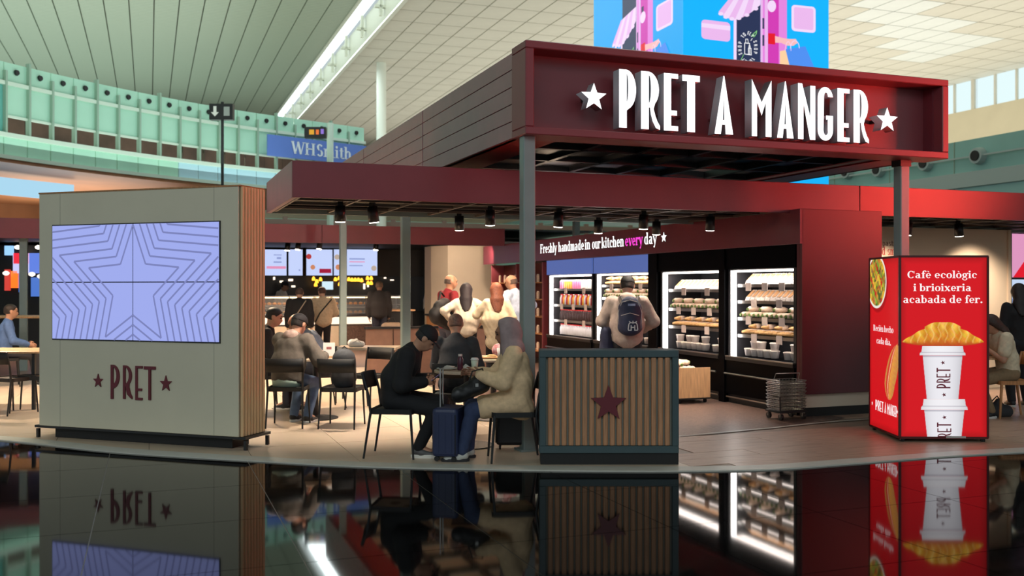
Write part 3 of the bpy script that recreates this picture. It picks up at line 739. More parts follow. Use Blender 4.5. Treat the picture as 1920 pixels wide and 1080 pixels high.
# resample to even bays
L = [0]
for a, b in zip(gc, gc[1:]): L.append(L[-1]+math.dist(a, b))
NB = 29; ev = []
for k in range(NB+1):
    d = L[-1]*k/NB; ev.append((float(np.interp(d, L, [p[0] for p in gc])), float(np.interp(d, L, [p[1] for p in gc]))))
gal = thing('glass_gallery', 'curved upper gallery of mint green glass panes with pale rails and dark round bolts', 'balcony', (ev[12][0], ev[12][1], 0))
go = Vector((ev[12][0], ev[12][1], 0))
def seg(mb, a, b, z0, z1, th, off=0, mi=0):
    a, b = Vector(a), Vector(b); d = (b-a).normalized(); nn = Vector((d.y, -d.x)); a, b = a+nn*off, b+nn*off
    P = [(q.x-go.x, q.y-go.y, z) for z in (z0, z1) for q in (a, b, b-nn*th, a-nn*th)]
    return mb.add(P, [(0,3,2,1),(4,5,6,7),(0,1,5,4),(1,2,6,5),(2,3,7,6),(3,0,4,7)], mi)
for k in range(NB):
    a, b = ev[k], ev[k+1]; A, Bv = Vector(a), Vector(b); g = (Bv-A)*.02; a2, b2_ = tuple(A+g), tuple(Bv-g)
    part('glass_pane', seg(MB(), a2, b2_, 7.46, 8.0, .04), m_mint, gal)
    full = k < 11
    part('glass_pane', seg(MB(), a2, b2_, 6.0 if full else 6.5, 7.34, .04), m_mint2 if full else m_mint, gal)
    part('glass_pane', seg(MB(), a2, b2_, 5.36, 5.86, .04), m_skygl if 19 <= k < 26 else m_mint, gal)
    part('mullion', seg(MB(), tuple(A-g*2), tuple(A+g*2), 5.9, 7.75 if k % 3 else 8.1, .16, .12), m_mull, gal)
    c = (A+Bv)/2; d = (Bv-A).normalized(); nn = Vector((d.y, -d.x)); q = c+nn*.03-Vector((go.x, go.y))
    part('bolt', MB().tube([(q.x, q.y, 7.76), (q.x+nn.x*.05, q.y+nn.y*.05, 7.76)], [.09, .07], 10), m_dark, gal)
for nm, z0, z1, th, off in (('rail', 7.34, 7.45, .14, .1), ('rail', 5.86, 5.98, .22, .16), ('rail', 5.24, 5.35, .2, .14)):
    r_ = MB()
    for k in range(NB): seg(r_, ev[k], ev[k+1], z0, z1, th, off)
    part(nm, r_, m_rail, gal)
r_ = MB()
for k in range(11, NB): seg(r_, ev[k], ev[k+1], 6.44, 6.5, .1, .06)
part('rail', r_, m_rail, gal)
r_ = MB()
for k in range(3, NB): seg(r_, ev[k], ev[k+1], 5.9, 7.0, .05, -2.2)
part('shop_interior', r_, mat('gallery_interior', (92, 66, 56), .7, noise=.5, scale=.8), gal)
r_ = MB(); ofs = []
for k in range(NB+1):
    a = Vector(ev[max(0, k-1)]); b = Vector(ev[min(NB, k+1)]); d = (b-a).normalized(); nn = Vector((-d.y, d.x)); p = Vector(ev[k])+nn*13; ofs.append(p)
for k in range(NB):
    P = [Vector(ev[k]), Vector(ev[k+1]), ofs[k+1], ofs[k]]
    r_.add([(p.x-go.x, p.y-go.y, z) for z in (5.15, 5.3) for p in P], [(0,3,2,1),(4,5,6,7),(0,1,5,4),(1,2,6,5),(2,3,7,6),(3,0,4,7)])
part('wooden_soffit', r_, mat('wood_soffit', (206, 142, 96), .4, noise=.1, scale=1), gal)
r_ = MB()
for k in range(NB): 
    a, b = ofs[k], ofs[k+1]; r_.add([(p.x-go.x, p.y-go.y, z) for z in (0, 5.2) for p in (a, b)], [(0,1,3,2)])
part('wooden_wall', r_, mat('wood_wall', (176, 122, 82), .5, noise=.12, scale=1), gal)
m_pale = mat('daylit_panel', (176, 222, 246), emit=.95)
for k in range(12, 16):
    a, b = Vector(ev[k]), Vector(ev[k+1]); d = (b-a).normalized(); nn = Vector((-d.y, d.x)); m0 = (a+b)/2+nn*2.2
    part('light_panel', seg(MB(), tuple(m0-d*.46), tuple(m0+d*.46), 4.45, 5.0, .05), m_pale, gal)  # panes made to glow in place of daylight seen through windows
# blue shop board on the gallery
def gal_at(px):
    best = None
    for a, b in zip(ev, ev[1:]):
        ra, rb = a[0]/a[1], b[0]/b[1]; r = (px-960)/F
        if min(ra, rb)-1e-6 <= r <= max(ra, rb)+1e-6:
            t = (r-ra)/(rb-ra); best = (a[0]+(b[0]-a[0])*t, a[1]+(b[1]-a[1])*t)
    return best or ev[-1]
a, b = Vector(gal_at(490)), Vector(ev[-1]); d = (b-a).normalized(); nn = Vector((d.y, -d.x)); a, b = a+nn*.45, b+nn*.45
bd = thing('shop_board', 'blue shop name board with white serif letters on the upper glass gallery', 'sign', (a.x, a.y, 6.42)); LB = (b-a).length
part('board', MB().add([(d.x*t+nn.x*o, d.y*t+nn.y*o, z) for z in (0, .78) for t, o in ((0,0),(LB,0),(LB,-.06),(0,-.06))], [(0,3,2,1),(4,5,6,7),(0,1,5,4),(1,2,6,5),(2,3,7,6),(3,0,4,7)]), mat('board_blue', (96, 128, 206), .4), bd)
t0, t1 = .215*LB, .80*LB
part('lettering', text_mb('WHSmith', lambda x, y, q: (d.x*(t0+(t1-t0)*x)+nn.x*.015, d.y*(t0+(t1-t0)*x)+nn.y*.015, .17+y*.32)), mat('board_white', (226, 236, 244), .4), bd)
# direction signs on poles
def pole_sign(px, Y, zt, w, h, label, face, col_px=None, thick=.05):
    p = G(px, Y); o = thing('direction_sign', label, 'sign', (p.x, p.y, 0))
    part('pole', MB().tube([(0,0,0), (0,0,zt+.05)], thick, 8), m_dark if thick < .08 else m_rail, o)
    return o
o = pole_sign(417, 32, 7.65, .7, .35, 'black direction sign with white arrow on a tall thin black pole', None)
part('sign_box', MB().box(-.40, .37, -.12, .12, 7.1, 7.62), m_dark, o)
part('arrow', MB().add([(-.21,-.125,7.2),(-.08,-.125,7.34),(-.16,-.125,7.34),(-.16,-.125,7.54),(-.26,-.125,7.54),(-.26,-.125,7.34),(-.34,-.125,7.34)], [tuple(range(7))]), m_white, o)
part('pictogram', MB().box(.08, .27, -.126, -.121, 7.22, 7.52), mat('sign_grey', (150, 155, 150), .5), o)
o = pole_sign(619, 32, 6.95, 1, .4, 'slim pale column carrying a black sign with yellow and violet pictograms', None, thick=.11)
part('sign_box', MB().box(-.83, -.13, -.1, .1, 6.5, 6.86), m_dark, o)
part('pictogram', MB().box(-.67, -.51, -.108, -.101, 6.61, 6.77), mat('sign_yellow', (230, 170, 40), emit=.9), o, label='yellow lit pictogram')
part('pictogram', MB().box(-.45, -.35, -.108, -.101, 6.61, 6.77), mat('sign_orange', (240, 120, 50), emit=.9), o, label='orange lit pictogram')
part('pictogram', MB().box(-.29, -.19, -.108, -.101, 6.63, 6.79), mat('sign_violet', (150, 120, 220), emit=.9), o, label='violet lit pictogram')

# teal glazing on the right, and along the back
m_teal = mat('teal_glass', (150, 200, 196), .12, noise=.06, scale=.5)
m_tealb = mat('teal_band', (176, 196, 196), .4)
gr = uthing('teal_glazing', 'long teal glass gallery front with a pale band and round air nozzles', 'glazing', 30, 45)
for k in range(22):
    v = 12+k*3.6
    part('glass_pane', MB().box(30, 30.1, v+.02, v+3.58, 6.1, 7.35), m_teal, gr)
    part('glass_pane', MB().box(30, 30.1, v+.02, v+3.58, 0.1, 5.5), m_teal, gr)
    part('mullion', MB().box(29.98, 30.0, v-.02, v+.02, 6.1, 7.35), m_mull, gr)
part('band', MB().box(29.9, 30.3, 10, 92, 5.5, 6.08), m_tealb, gr)
part('handrail', MB().box(29.8, 29.86, 10, 92, 6.62, 6.68), m_tealb, gr)
for px, py in ((1830, 292), (1732, 306), (1644, 318), (1585, 322)):
    v, z = vz(px, py, 29.8)
    e = part('air_nozzle', MB().tube([(30, v, z), (29.75, v-.0, z)], [.34, .3], 16), m_tealb, gr); sub('nozzle_mouth', MB().tube([(29.76, v, z), (29.7, v, z)], [.2, .2], 14), m_black, e, gr)
gb = uthing('back_glazing', 'pale green glass shop fronts with brown frames beyond the kiosk', 'glazing', 6, 52)
for k in range(12):
    u = -2+k*2.9
    part('glass_pane', MB().box(u+.06, u+2.84, 52, 52.1, .1, 5.2), mat('back_green_glass', (140, 178, 164), .2, noise=.05, scale=.7), gb)
    part('mullion', MB().box(u-.12, u+.12, 51.9, 52.1, 0, 5.3), mat('brown_frame', (130, 108, 98), .5), gb)
part('lintel', MB().box(-2, 33, 51.8, 52.2, 4.9, 5.15), mat('brown_frame', (0,0,0)), gb)
part('lintel', MB().box(-2, 33, 51.8, 52.2, 6.0, 6.3), m_rail, gb)

# hanging cube of LED screens
m_print = vmat('screen_print', emit=1.05)
cu0, cv0 = 13.4, 22.75
cube = uthing('screen_cube', 'huge hanging cube of sky blue advertising screens above the red roof', 'screen', cu0+2.4, cv0+2.8, 4.1)
part('cube_body', MB().box(cu0+.03, cu0+4.72, cv0+.03, cv0+5.55, 4.1, 10.9), m_dark, cube)
part('hanger', MB().tube([(cu0+1.2, cv0+2.8, 10.9), (cu0+1.2, cv0+2.8, ZC)], .06, 8), m_dark, cube); part('hanger', MB().tube([(cu0+3.6, cv0+2.8, 10.9), (cu0+3.6, cv0+2.8, ZC)], .06, 8), m_dark, cube)
SW, S0, SH = 4.74, 4.1, 6.8
BLK = {'S': [(0,.1,.5,0),(.5,0,.6,.3),(.6,.3,0,.65),(0,.65,.1,1),(.1,1,.6,.9)], 'H': [(0,0,0,1),(.6,0,.6,1),(0,.5,.6,.5)], 'O': [(0,0,.6,0),(.6,0,.6,1),(.6,1,0,1),(0,1,0,0)],
       'P': [(0,0,0,1),(0,1,.6,.95),(.6,.95,.6,.5),(.6,.5,0,.45)], 'T': [(.3,0,.3,1),(0,1,.6,1)], 'F': [(0,0,0,1),(0,1,.6,1),(0,.5,.5,.5)], 'L': [(0,1,0,0),(0,0,.6,0)], 'Y': [(.3,0,.3,.5),(.3,.5,0,1),(.3,.5,.6,1)],
       'A': [(0,0,.3,1),(.3,1,.6,0),(.1,.35,.5,.35)], ' ': []}
def cube_art(parent, place):
    """place(px, py, layer) -> (x, y, z) on the face"""
    names = [('sky_blue', (14, 178, 252)), ('pink', (232, 182, 234)), ('pale', (240, 214, 246)), ('navy', (40, 50, 84)), ('magenta', (208, 58, 178)), ('lilac', (226, 132, 220)),
             ('red', (226, 22, 40)), ('skin', (246, 186, 186)), ('bag_blue', (78, 142, 238)), ('peach', (252, 206, 160)), ('white', (250, 250, 252)), ('leaf', (140, 214, 130))]
    Ms = [mat('screen_'+n_, c, emit=1.05) for n_, c in names]; mb = MB()
    def poly(pts, mi, ly):
        pts = [(1100+x/4.085, y/4.085) for x, y in pts]; mb.add([place(x, y, ly) for x, y in pts], [tuple(range(len(pts)))], mi)
    def rr(x0, y0, x1, y1, sk, r, mi, ly):
        P = []
        for cx, cy, a0 in ((x1-r, y1-r, 0), (x0+r, y1-r, 90), (x0+r, y0+r, 180), (x1-r, y0+r, 270)):
            for k in range(5): a = R(a0+22.5*k); X = cx+r*cos(a); P.append((X, cy+r*sin(a)+(X-x0)*sk))
        poly(P, mi, ly)
    rr(878, 148, 1098, 296, .12, 28, 1, 1); poly([(878, 176), (1098, 200), (1098, 236), (878, 208)], 2, 2)
    poly([(1385, -900), (1470, -900), (1470, 700), (1385, 700)], 4, 1); poly([(1470, -900), (1532, -900), (1532, 700), (1470, 700)], 5, 1)
    poly([(1125, 60), (1147, 60), (1147, 700), (1125, 700)], 2, 1); poly([(1147, -300), (1330, -300), (1330, 700), (1147, 700)], 3, 1)
    poly([(1330, -900), (1386, -900), (1386, 700), (1330, 700)], 1, 2); poly([(1346, -900), (1362, -900), (1362, 700), (1346, 700)], 5, 3)
    for y in (140, 270): poly([(1343, y), (1357, y), (1357, y+82), (1343, y+82)], 3, 4)
    # awning with scallops
    for k in range(6):
        a, b = k/6, (k+1)/6
        T0 = (1130+200*a, -60-20*a), (1130+200*b, -60-20*b)
        B0 = (1008+185*a+(a**2)*135, 92+70*sin(a*2.6)-90*a**3), (1008+185*b+(b**2)*135, 92+70*sin(b*2.6)-90*b**3)
        poly([T0[0], T0[1], B0[1], B0[0]], 2 if k % 2 else 1, 3)
        cx, cy = (B0[0][0]+B0[1][0])/2, (B0[0][1]+B0[1][1])/2; poly([(cx+20*cos(R(t)), cy+14*sin(R(t))) for t in range(0, 360, 40)], 2, 4)
    poly([(1415+33*cos(R(t)), 48+46*sin(R(t))) for t in range(0, 360, 24)], 2, 3)
    poly([(1398, -40), (1424, -40), (1424, 4), (1398, 4)], 3, 3)
    rr(1568, 36, 1752, 236, .10, 26, 2, 1); rr(1586, 54, 1734, 218, .10, 14, 1, 2)
    poly([(1388, 255), (1442, 258), (1442, 342), (1388, 336)], 6, 2)
    poly([(1440, 276), (1500, 292), (1548, 300), (1600, 300), (1612, 330), (1580, 352), (1530, 350), (1490, 330), (1442, 328)], 7, 3)
    poly([(1478, 392), (1524, 384), (1566, 560), (1478, 540)], 9, 2); poly([(1520, 378), (1672, 356), (1775, 600), (1575, 600)], 8, 3)
    def arcs(cx, cy, rx, ry, a0, a1, w, mi, ly, n=10):
        for k in range(n):
            a, b = R(a0+(a1-a0)*k/n), R(a0+(a1-a0)*(k+1)/n)
            poly([(cx+rx*cos(a), cy-ry*sin(a)), (cx+rx*cos(b), cy-ry*sin(b)), (cx+(rx-w)*cos(b), cy-(ry-w)*sin(b)), (cx+(rx-w)*cos(a), cy-(ry-w)*sin(a))], mi, ly)
    arcs(1592, 372, 36, 62, 0, 180, 5, 2, 4); arcs(1540, 390, 24, 72, 0, 180, 4, 2, 4)
    # SHOP TO FLY around the bags icon
    word = 'SHOP TO FLY SHOP TO FLY '; cx, cy = 1232, 366; RX, RY = 62, 112
    for k, ch in enumerate(word):
        t = R(205-k*360/len(word)); ux, uy = cos(t), sin(t); px, py = cx+RX*ux, cy-RY*uy
        n_ = Vector((ux/RX, uy/RY)).normalized(); tx = Vector((n_.y, -n_.x))
        for x0, y0, x1, y1 in BLK[ch]:
            a, b = [Vector((px, -py))+tx*((x-.3)*15)+n_*((y-.5)*24) for x, y in ((x0, y0), (x1, y1))]
            d = (b-a).normalized()*2; q = Vector((-d.y, d.x)); poly([(p.x, -p.y) for p in (a-q-d*.6, b-q+d*.6, b+q+d*.6, a+q-d*.6)], 10, 2)
    def outl(P, w, mi, ly):
        for (x0, y0), (x1, y1) in zip(P, P[1:]+P[:1]):
            d = Vector((x1-x0, y1-y0)).normalized()*w/2; q = Vector((-d.y, d.x)); poly([(x0-q.x-d.x, y0-q.y-d.y), (x1-q.x+d.x, y1-q.y+d.y), (x1+q.x+d.x, y1+q.y+d.y), (x0+q.x-d.x, y0+q.y-d.y)], mi, ly)
    outl([(1208, 330), (1246, 334), (1246, 420), (1208, 414)], 5, 10, 2); outl([(1216, 330), (1216, 300), (1232, 300), (1236, 330)], 4, 10, 2); outl([(1236, 370), (1256, 372), (1258, 422), (1236, 418)], 5, 10, 3)
    outl([(1240, 370), (1240, 350), (1250, 350), (1252, 370)], 3, 10, 3)
    outl([(1262, 272), (1300, 238), (1296, 262), (1278, 284)], 5, 11, 3); outl([(1180, 460), (1200, 420)], 4, 11, 2); outl([(1256, 312), (1266, 296)], 4, 10, 2)
    o = part('picture', mb, Ms, parent); return o
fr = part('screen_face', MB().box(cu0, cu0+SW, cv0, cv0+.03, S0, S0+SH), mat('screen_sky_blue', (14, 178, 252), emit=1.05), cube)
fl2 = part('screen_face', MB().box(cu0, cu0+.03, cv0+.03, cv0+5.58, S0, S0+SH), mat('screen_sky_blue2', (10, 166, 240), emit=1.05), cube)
def pr(px, py, ly):
    u, z = uz(px, py, cv0); return (u, cv0-.004-.004*ly, z)
cube_art(cube, pr)
def pl(px, py, ly):
    u, z = uz(px, py, cv0); f = (cu0+SW-u)/SW*5.58*.98
    return (cu0-.004-.004*ly, cv0+f, z)
cube_art(cube, pl)

# ------------------------------------------------------------------ upper canopy with the sign
UV0, UV1, UU0, UU1 = 8.66, 20.0, 3.38, 8.52
z0, z1 = 3.08, 3.94
uc = uthing('sign_canopy', 'dark maroon boarded roof on grey posts with big lit white sign letters', 'canopy', UU0+.07, UV0+.14)
B = .1
npl = 5; ph_ = (z1-z0)/npl
for side, u0, u1 in (('l', UU0, UU0+.05), ('r', UU1-.05, UU1)):
    for k in range(npl):
        for q in range(3):
            va, vb = UV0+.02+q*(UV1-UV0)/3, UV0+(q+1)*(UV1-UV0)/3
            if side == 'l' or q == 0 or True: part('plank', MB().box(u0+(.012 if side == 'l' else 0), u1-(0 if side == 'l' else .012), va+.004, vb-.004, z0+k*ph_+.003, z0+(k+1)*ph_-.003), m_plank, uc, bevel=.003)
part('side_backing', MB().box(UU0+.04, UU0+.09, UV0+.1, UV1, z0, z1).box(UU1-.09, UU1-.04, UV0+.1, UV1, z0, z1), m_maroon, uc)
fr_ = MB()
fr_.box(UU0-.02, UU1+.02, UV0-.04, UV0+.34, z1-B*.55, z1+.02).box(UU0-.02, UU1+.02, UV0-.04, UV0+.34, z0-.02, z0+B*.55)
fr_.box(UU0-.02, UU0+.07, UV0-.04, UV0+.34, z0+B*.55, z1-B*.55).box(UU1-.07, UU1+.02, UV0-.04, UV0+.34, z0+B*.55, z1-B*.55)
part('frame', fr_, m_maroon2, uc, bevel=.008)
sp = part('sign_panel', MB().box(UU0+.07, UU1-.07, UV0+.24, UV0+.3, z0+B*.5, z1-B*.5), m_maroon2, uc)
# soffit rim and dark coffered ceiling, one field open
m_redsof = mat('red_soffit', (150, 24, 26), .4, noise=.05)
part('soffit_rim', MB().box(UU0+.02, UU0+.5, UV0+.34, UV1, z0, z0+.02).box(UU1-.5, UU1-.02, UV0+.34, UV1, z0, z0+.02), m_redsof, uc)
m_tilek = mat('coffer_black', (20, 21, 25), .35, noise=.2)
m_bark = mat('coffer_bar', (58, 52, 50), .4)
cu_, cvn = 6, 12
du = (UU1-UU0-1.0)/cu_; dv = .95
bars = MB()
for i in range(cu_+1): bars.box(UU0+.5+i*du-.035, UU0+.5+i*du+.035, UV0+.34, UV1, z0+.05, z0+.14)
for j in range(cvn+1): bars.box(UU0+.5, UU1-.5, UV0+.34+j*dv-.035, UV0+.34+j*dv+.035, z0+.05, z0+.14)
part('ceiling_grid', bars, m_dark, uc)
for i in range(cu_):
    for j in range(6):
        if (i, j) == (4, 2) or (j == 5 and i < 4): continue
        part('ceiling_panel', MB().box(UU0+.5+i*du+.05, UU0+.5+(i+1)*du-.05, UV0+.34+j*dv+.05, UV0+.34+(j+1)*dv-.05, z0+.11, z0+.16), m_tilek, uc, bevel=.012)
m_slatlit = mat('slat_beige', (214, 190, 158), .6)
for j in range(6, 12):
    for q in range(4): part('slat', MB().box(UU0+.5, UU1-.5, UV0+.34+j*dv+.08+q*.22, UV0+.34+j*dv+.2+q*.22, z0+.15, z0+.19), m_slatlit, uc)
def post(u, v, top, par, r=.062, z=0):
    return part('post', MB().rbox(u-r, u+r, v-r, v+r, z, top, .012), m_post, par)
PR8 = u_at(1690, 8.95)
for u, v in ((UU0+.07, 8.8), (PR8, 8.95), (UU0+.07, 13.6), (UU0+.07, 18.4), (8.3, 18.4)):
    p = post(u, v, z0+.02, uc); 
    e = MB().box(u-.1, u+.1, v-.1, v+.1, 0.012, .03); ee = sub('foot_plate', e, m_post, p, uc)
part('post_cap', MB().box(PR8-.075, PR8+.075, 8.95-.075, 8.95+.075, z0-.09, z0-.018), m_dark, uc)
# sign letters in boxes read off the photograph, set on the real plane of the sign
vf = UV0-.03
def place_sign(x0, x1, yt0, yb0, yt1, yb1):
    ua, za = uz(x0, yt0, vf); _, zb = uz(x0, yb0, vf); ub, zc = uz(x1, yt1, vf); _, zd = uz(x1, yb1, vf)
    zt, zbm = (za+zc)/2, (zb+zd)/2
    return ua, ub, zbm, zt
ou, ov, oz = ORG[uc.name]
def zz(a): return 60+a/2.2857
def xx(a): return 960+a/2.2857
rows = [('P', 459, 532, 157, 408, .40), ('R', 553, 630, 165, 417, .38), ('E', 651, 712, 175, 420, .46), ('T', 730, 805, 182, 426, .40), ('A', 868, 948, 200, 438, .42), ('M', 1028, 1112, 212, 446, .30),
        ('A', 1136, 1207, 222, 457, .42), ('N', 1226, 1300, 230, 463, .34), ('G', 1310, 1376, 238, 466, .36), ('E', 1395, 1447, 246, 473, .46), ('R', 1464, 1526, 252, 479, .38)]
zt_all = []; zb_all = []
for ch, a, b, t, bt, w in rows:
    u0, zt = uz(xx((a+b)/2), zz(t), vf); _, zb = uz(xx((a+b)/2), zz(bt), vf); zt_all.append(zt); zb_all.append(zb)
ZT, ZB = float(np.mean(zt_all)), float(np.mean(zb_all))
for ch, a, b, t, bt, w in rows:
    ua, ub = u_at(xx(a), vf), u_at(xx(b), vf)
    me = shape_mesh('letter', deco(ch, w+.05), 1, [m_glow, m_letterside], lambda x, y, d: (ua+(ub-ua)*x-ou, vf+.13*d-ov, ZB+(ZT-ZB)*y-oz))
    link('letter', me, uc)
    part('letter_bracket', MB().box((ua+ub)/2-.02, (ua+ub)/2+.02, vf+.12, UV0+.25, ZB+(ZT-ZB)*.30, ZB+(ZT-ZB)*.34), m_maroon2, uc)
for a, b, t, bt in ((297, 405, 215, 332), (1563, 1653, 320, 425)):
    ua, ub = u_at(xx(a), vf), u_at(xx(b), vf); _, zt = uz(xx((a+b)/2), zz(t), vf); _, zb = uz(xx((a+b)/2), zz(bt), vf)
    me = shape_mesh('star', [star_pts(.5, .45, .525, .42)], 1, [m_glow, m_letterside], lambda x, y, d: (ua+(ub-ua)*x-ou, vf+.13*d-ov, zb+(zt-zb)*y-oz)); link('star', me, uc)
    part('letter_bracket', MB().box((ua+ub)/2-.02, (ua+ub)/2+.02, vf+.07, UV0+.25, (zt+zb)/2-.02, (zt+zb)/2+.02), m_dark, uc)

# ------------------------------------------------------------------ lower ring canopy
lc = uthing('ring_canopy', 'low dark red canopy band running round the shop below the sign roof', 'canopy', 1.4, 10.2)
LZ0, LZ1 = 2.51, 2.885
part('fascia_panel', MB().box(1.36, 8.45, 10.0, 10.05, LZ0, LZ1), m_maroon, lc, bevel=.004)
part('fascia_panel', MB().box(8.455, 11.5, 9.995, 10.045, LZ0, LZ1), m_redlit, lc, bevel=.004, label='brighter red stretch of the canopy band')
part('fascia_panel', MB().box(11.505, 17, 9.995, 10.045, LZ0, LZ1), m_redlit, lc, bevel=.004)
part('side_panel', MB().box(1.36, 1.41, 10.05, 12.3, LZ0, LZ1), m_plank, lc)
part('roof_sheet', MB().box(1.41, 17, 10.05, 12.28, LZ1-.03, LZ1-.01), m_dark, lc)
part('inner_fascia', MB().box(1.36, 17, 12.25, 12.3, LZ0, LZ1), m_post, lc)
gm = MB()
for k in range(24): gm.box(1.45+k*.65, 1.48+k*.65, 10.05, 12.25, LZ0+.02, LZ0+.05)
for k in range(3): gm.box(1.4, 17, 10.5+k*.6, 10.53+k*.6, LZ0+.02, LZ0+.05)
part('soffit_grid', gm, mat('soffit_bar', (88, 78, 72), .4), lc)
part('soffit_sheet', MB().box(1.41, 17, 10.05, 12.25, LZ0+.12, LZ0+.14), m_dark, lc)
part('light_track', MB().box(1.5, 17, 10.82, 10.86, LZ0+.06, LZ0+.1), m_black, lc)
part('light_track', MB().box(1.5, 17, 11.9, 11.94, LZ0+.06, LZ0+.1), m_black, lc)
for u in (8.3, 12.9): post(u+.3, 12.1, LZ0, lc)
bc = uthing('back_canopy', 'dark red canopy band at the rear of the shop over the service counter', 'canopy', 1.4, 20.4)
part('fascia_panel', MB().box(-4, 3.35, 20.2, 20.25, LZ0, LZ1), m_maroon2, bc); part('fascia_panel', MB().box(3.36, 7.38, 20.2, 20.25, LZ0, LZ1), m_maroon2, bc)
part('roof_sheet', MB().box(-4, 9.5, 20.25, 28, LZ1-.04, LZ1-.01), m_dark, bc)
part('soffit_sheet', MB().box(-4, 9.5, 20.26, 27.3, LZ0+.16, LZ0+.18), m_black, bc)
for u in (-2.23, 1.9): post(u, 20.5, LZ0+.16, bc, .07)
# track spotlights
def spot_proto():
    r = thing('track_spotlight', 'x', 'spotlight', (0,0,0))
    part('bracket', MB().box(-.03, .03, -.02, .02, -.07, 0), m_black, r)
    part('lamp_housing', MB().tube([(0, 0, -.06), (0, .03, -.235)], [.058, .062], 16), m_dark, r, True)
    d = Vector((0, .03, -.175)).normalized(); p = Vector((0, .03, -.235))
    part('lamp_lens', MB().tube([p-d*.004, p+d*.008], [.054, .054], 16), m_lens, r)
    return r
sproto = spot_proto(); first = [True]
def spot(u, v, z, rz, label, power=45, tilt=.17, color=(1, .84, .68), size=R(95), group='spotlights on the canopy tracks'):
    if first[0]: o = sproto; o.location = W(u, v, z); o.rotation_euler = (0, 0, rz); first[0] = False
    else: o = copy_tree(sproto, W(u, v, z), rz)
    o['label'] = label; o['group'] = group
    l = bpy.data.lights.new('spot_beam', 'SPOT'); l.energy = power; l.color = color; l.spot_size = size; l.spot_blend = .6; l.shadow_soft_size = .05
    lo = bpy.data.objects.new('spot_beam', l); COL.objects.link(lo); lo.location = W(u, v, z) + Vector((-sin(rz)*.036, cos(rz)*.036, -.262)); lo.rotation_euler = (tilt, 0, rz)
    return o
SP = [(638, 10.82, .2, 'leftmost black spotlight under the low canopy'), (698, 10.82, -.6, 'second black spotlight from the left, tilted right'), (861, 11.9, 0, 'small black spotlight left of the front post'),
      (919, 10.82, 0, 'black spotlight just left of the front post, higher than its neighbour'), (1048, 10.82, .3, 'unlit looking black spotlight just right of the front post'), (1122, 11.9, 0, 'black spotlight above the word kitchen of the lit lettering'),
      (1207, 10.82, 0, 'black spotlight above the end of the lit lettering'), (1231, 11.9, 0, 'black spotlight nearest the star of the lit lettering'), (1332, 10.82, 0, 'black spotlight above the dark red header over the fridges'),
      (1797, 10.82, -.8, 'tilted black spotlight over the red light box'), (1704, 10.82, .5, 'black spotlight half hidden by the right post')]
for px, v, rz, lab in SP:
    spot(u_at(px, v+.02), v+.02, LZ0+.06, rz, lab, power=170 if px < 1000 else 110, tilt=.45 if px > 1600 else .17)
for k, (px, v) in enumerate(((600, 21.5), (706, 21.6), (540, 22.6), (560, 22.0))):
    spot(u_at(px, v), v, LZ0+.16, 2.6, ('black spotlight before the middle menu screen', 'black spotlight at the right end of the menu screens', 'black spotlight over the left end of the counter', 'black spotlight before the left menu screens')[k], power=110, color=(1, .76, .52), size=R(120), group='spotlights over the service counter')
# bare warm spots added high in the shop as general fill
for k, (u, v) in enumerate(((1.2, 14), (1.5, 17.2), (4.9, 17), (5.2, 14.2), (4.9, 11.6), (-2.4, 15.5), (-5.5, 12.5), (-1.0, 23.6), (3.4, 22.6), (6.2, 21), (-6.5, 17))):
    up = 3.12 if (u > 3.9 and v < 19) else 2.6
    l = bpy.data.lights.new('downlight_beam', 'SPOT'); l.energy = 560; l.color = (1, .74, .52); l.spot_size = R(140); l.spot_blend = .8; l.shadow_soft_size = .12
    lo = bpy.data.objects.new('downlight_beam', l); COL.objects.link(lo); lo.location = W(u, v, up-.02)

for (u, v), (tu_, tv_, tz_), pw_ in (((5.9, 20.9), (7.2, 22.9, 1.5), 110), ((7.1, 20.8), (7.6, 22.9, 1.6), 80), ((10.2, 10.9), (10.2, 11.65, .9), 120), ((11.9, 10.9), (12.0, 11.65, .9), 150), ((4.4, 13.2), (4.6, 16.2, 1.2), 170)):  # bare spots added to brighten pillar, cream wall and standing group
    l = bpy.data.lights.new('wall_washer', 'SPOT'); l.energy = pw_; l.color = (1, .82, .66); l.spot_size = R(100); l.spot_blend = .8; l.shadow_soft_size = .06
    lo = bpy.data.objects.new('wall_washer', l); COL.objects.link(lo); lo.location = W(u, v, 2.46); lo.rotation_euler = (W(tu_, tv_, tz_)-W(u, v, 2.46)).to_track_quat('-Z', 'Y').to_euler()

# ------------------------------------------------------------------ fridge wall: header, lettering, end block
FU = 7.42
m_block = mat('maroon_block', (84, 20, 30), .4, noise=.05, scale=3)
fw = uthing('fridge_surround', 'dark red header and end block framing the chilled cabinets with lit slogan', 'surround', 8.0, 10.2)
part('end_panel', MB().box(FU, 8.63, 9.80, 9.85, .29, 2.55), m_block, fw, bevel=.004)
part('end_panel', MB().box(FU, FU+.05, 9.85, 9.9, .1, 2.55), m_block, fw)
part('end_panel', MB().box(8.58, 8.63, 9.85, 11.6, .29, 2.55), m_block, fw)
part('plinth', MB().box(FU+.1, 8.6, 9.87, 9.92, .12, .29), mat('pale_plinth', (206, 190, 170), .4), fw, label='pale strip under the dark red end block')
part('kick_board', MB().box(FU+.05, 8.62, 9.86, 9.9, .012, .12), m_black, fw)
HV1 = 21.7
hz0 = 1.6+ (HY-457)*11.8/F
part('header', MB().box(FU-.03, FU+.02, 9.80, HV1, 2.125, 2.55), m_maroon, fw, bevel=.003)
part('header_top', MB().box(FU+.02, 8.6, 9.85, HV1, 2.50, 2.549), m_dark, fw)
HU_ = FU-.04
lt = []
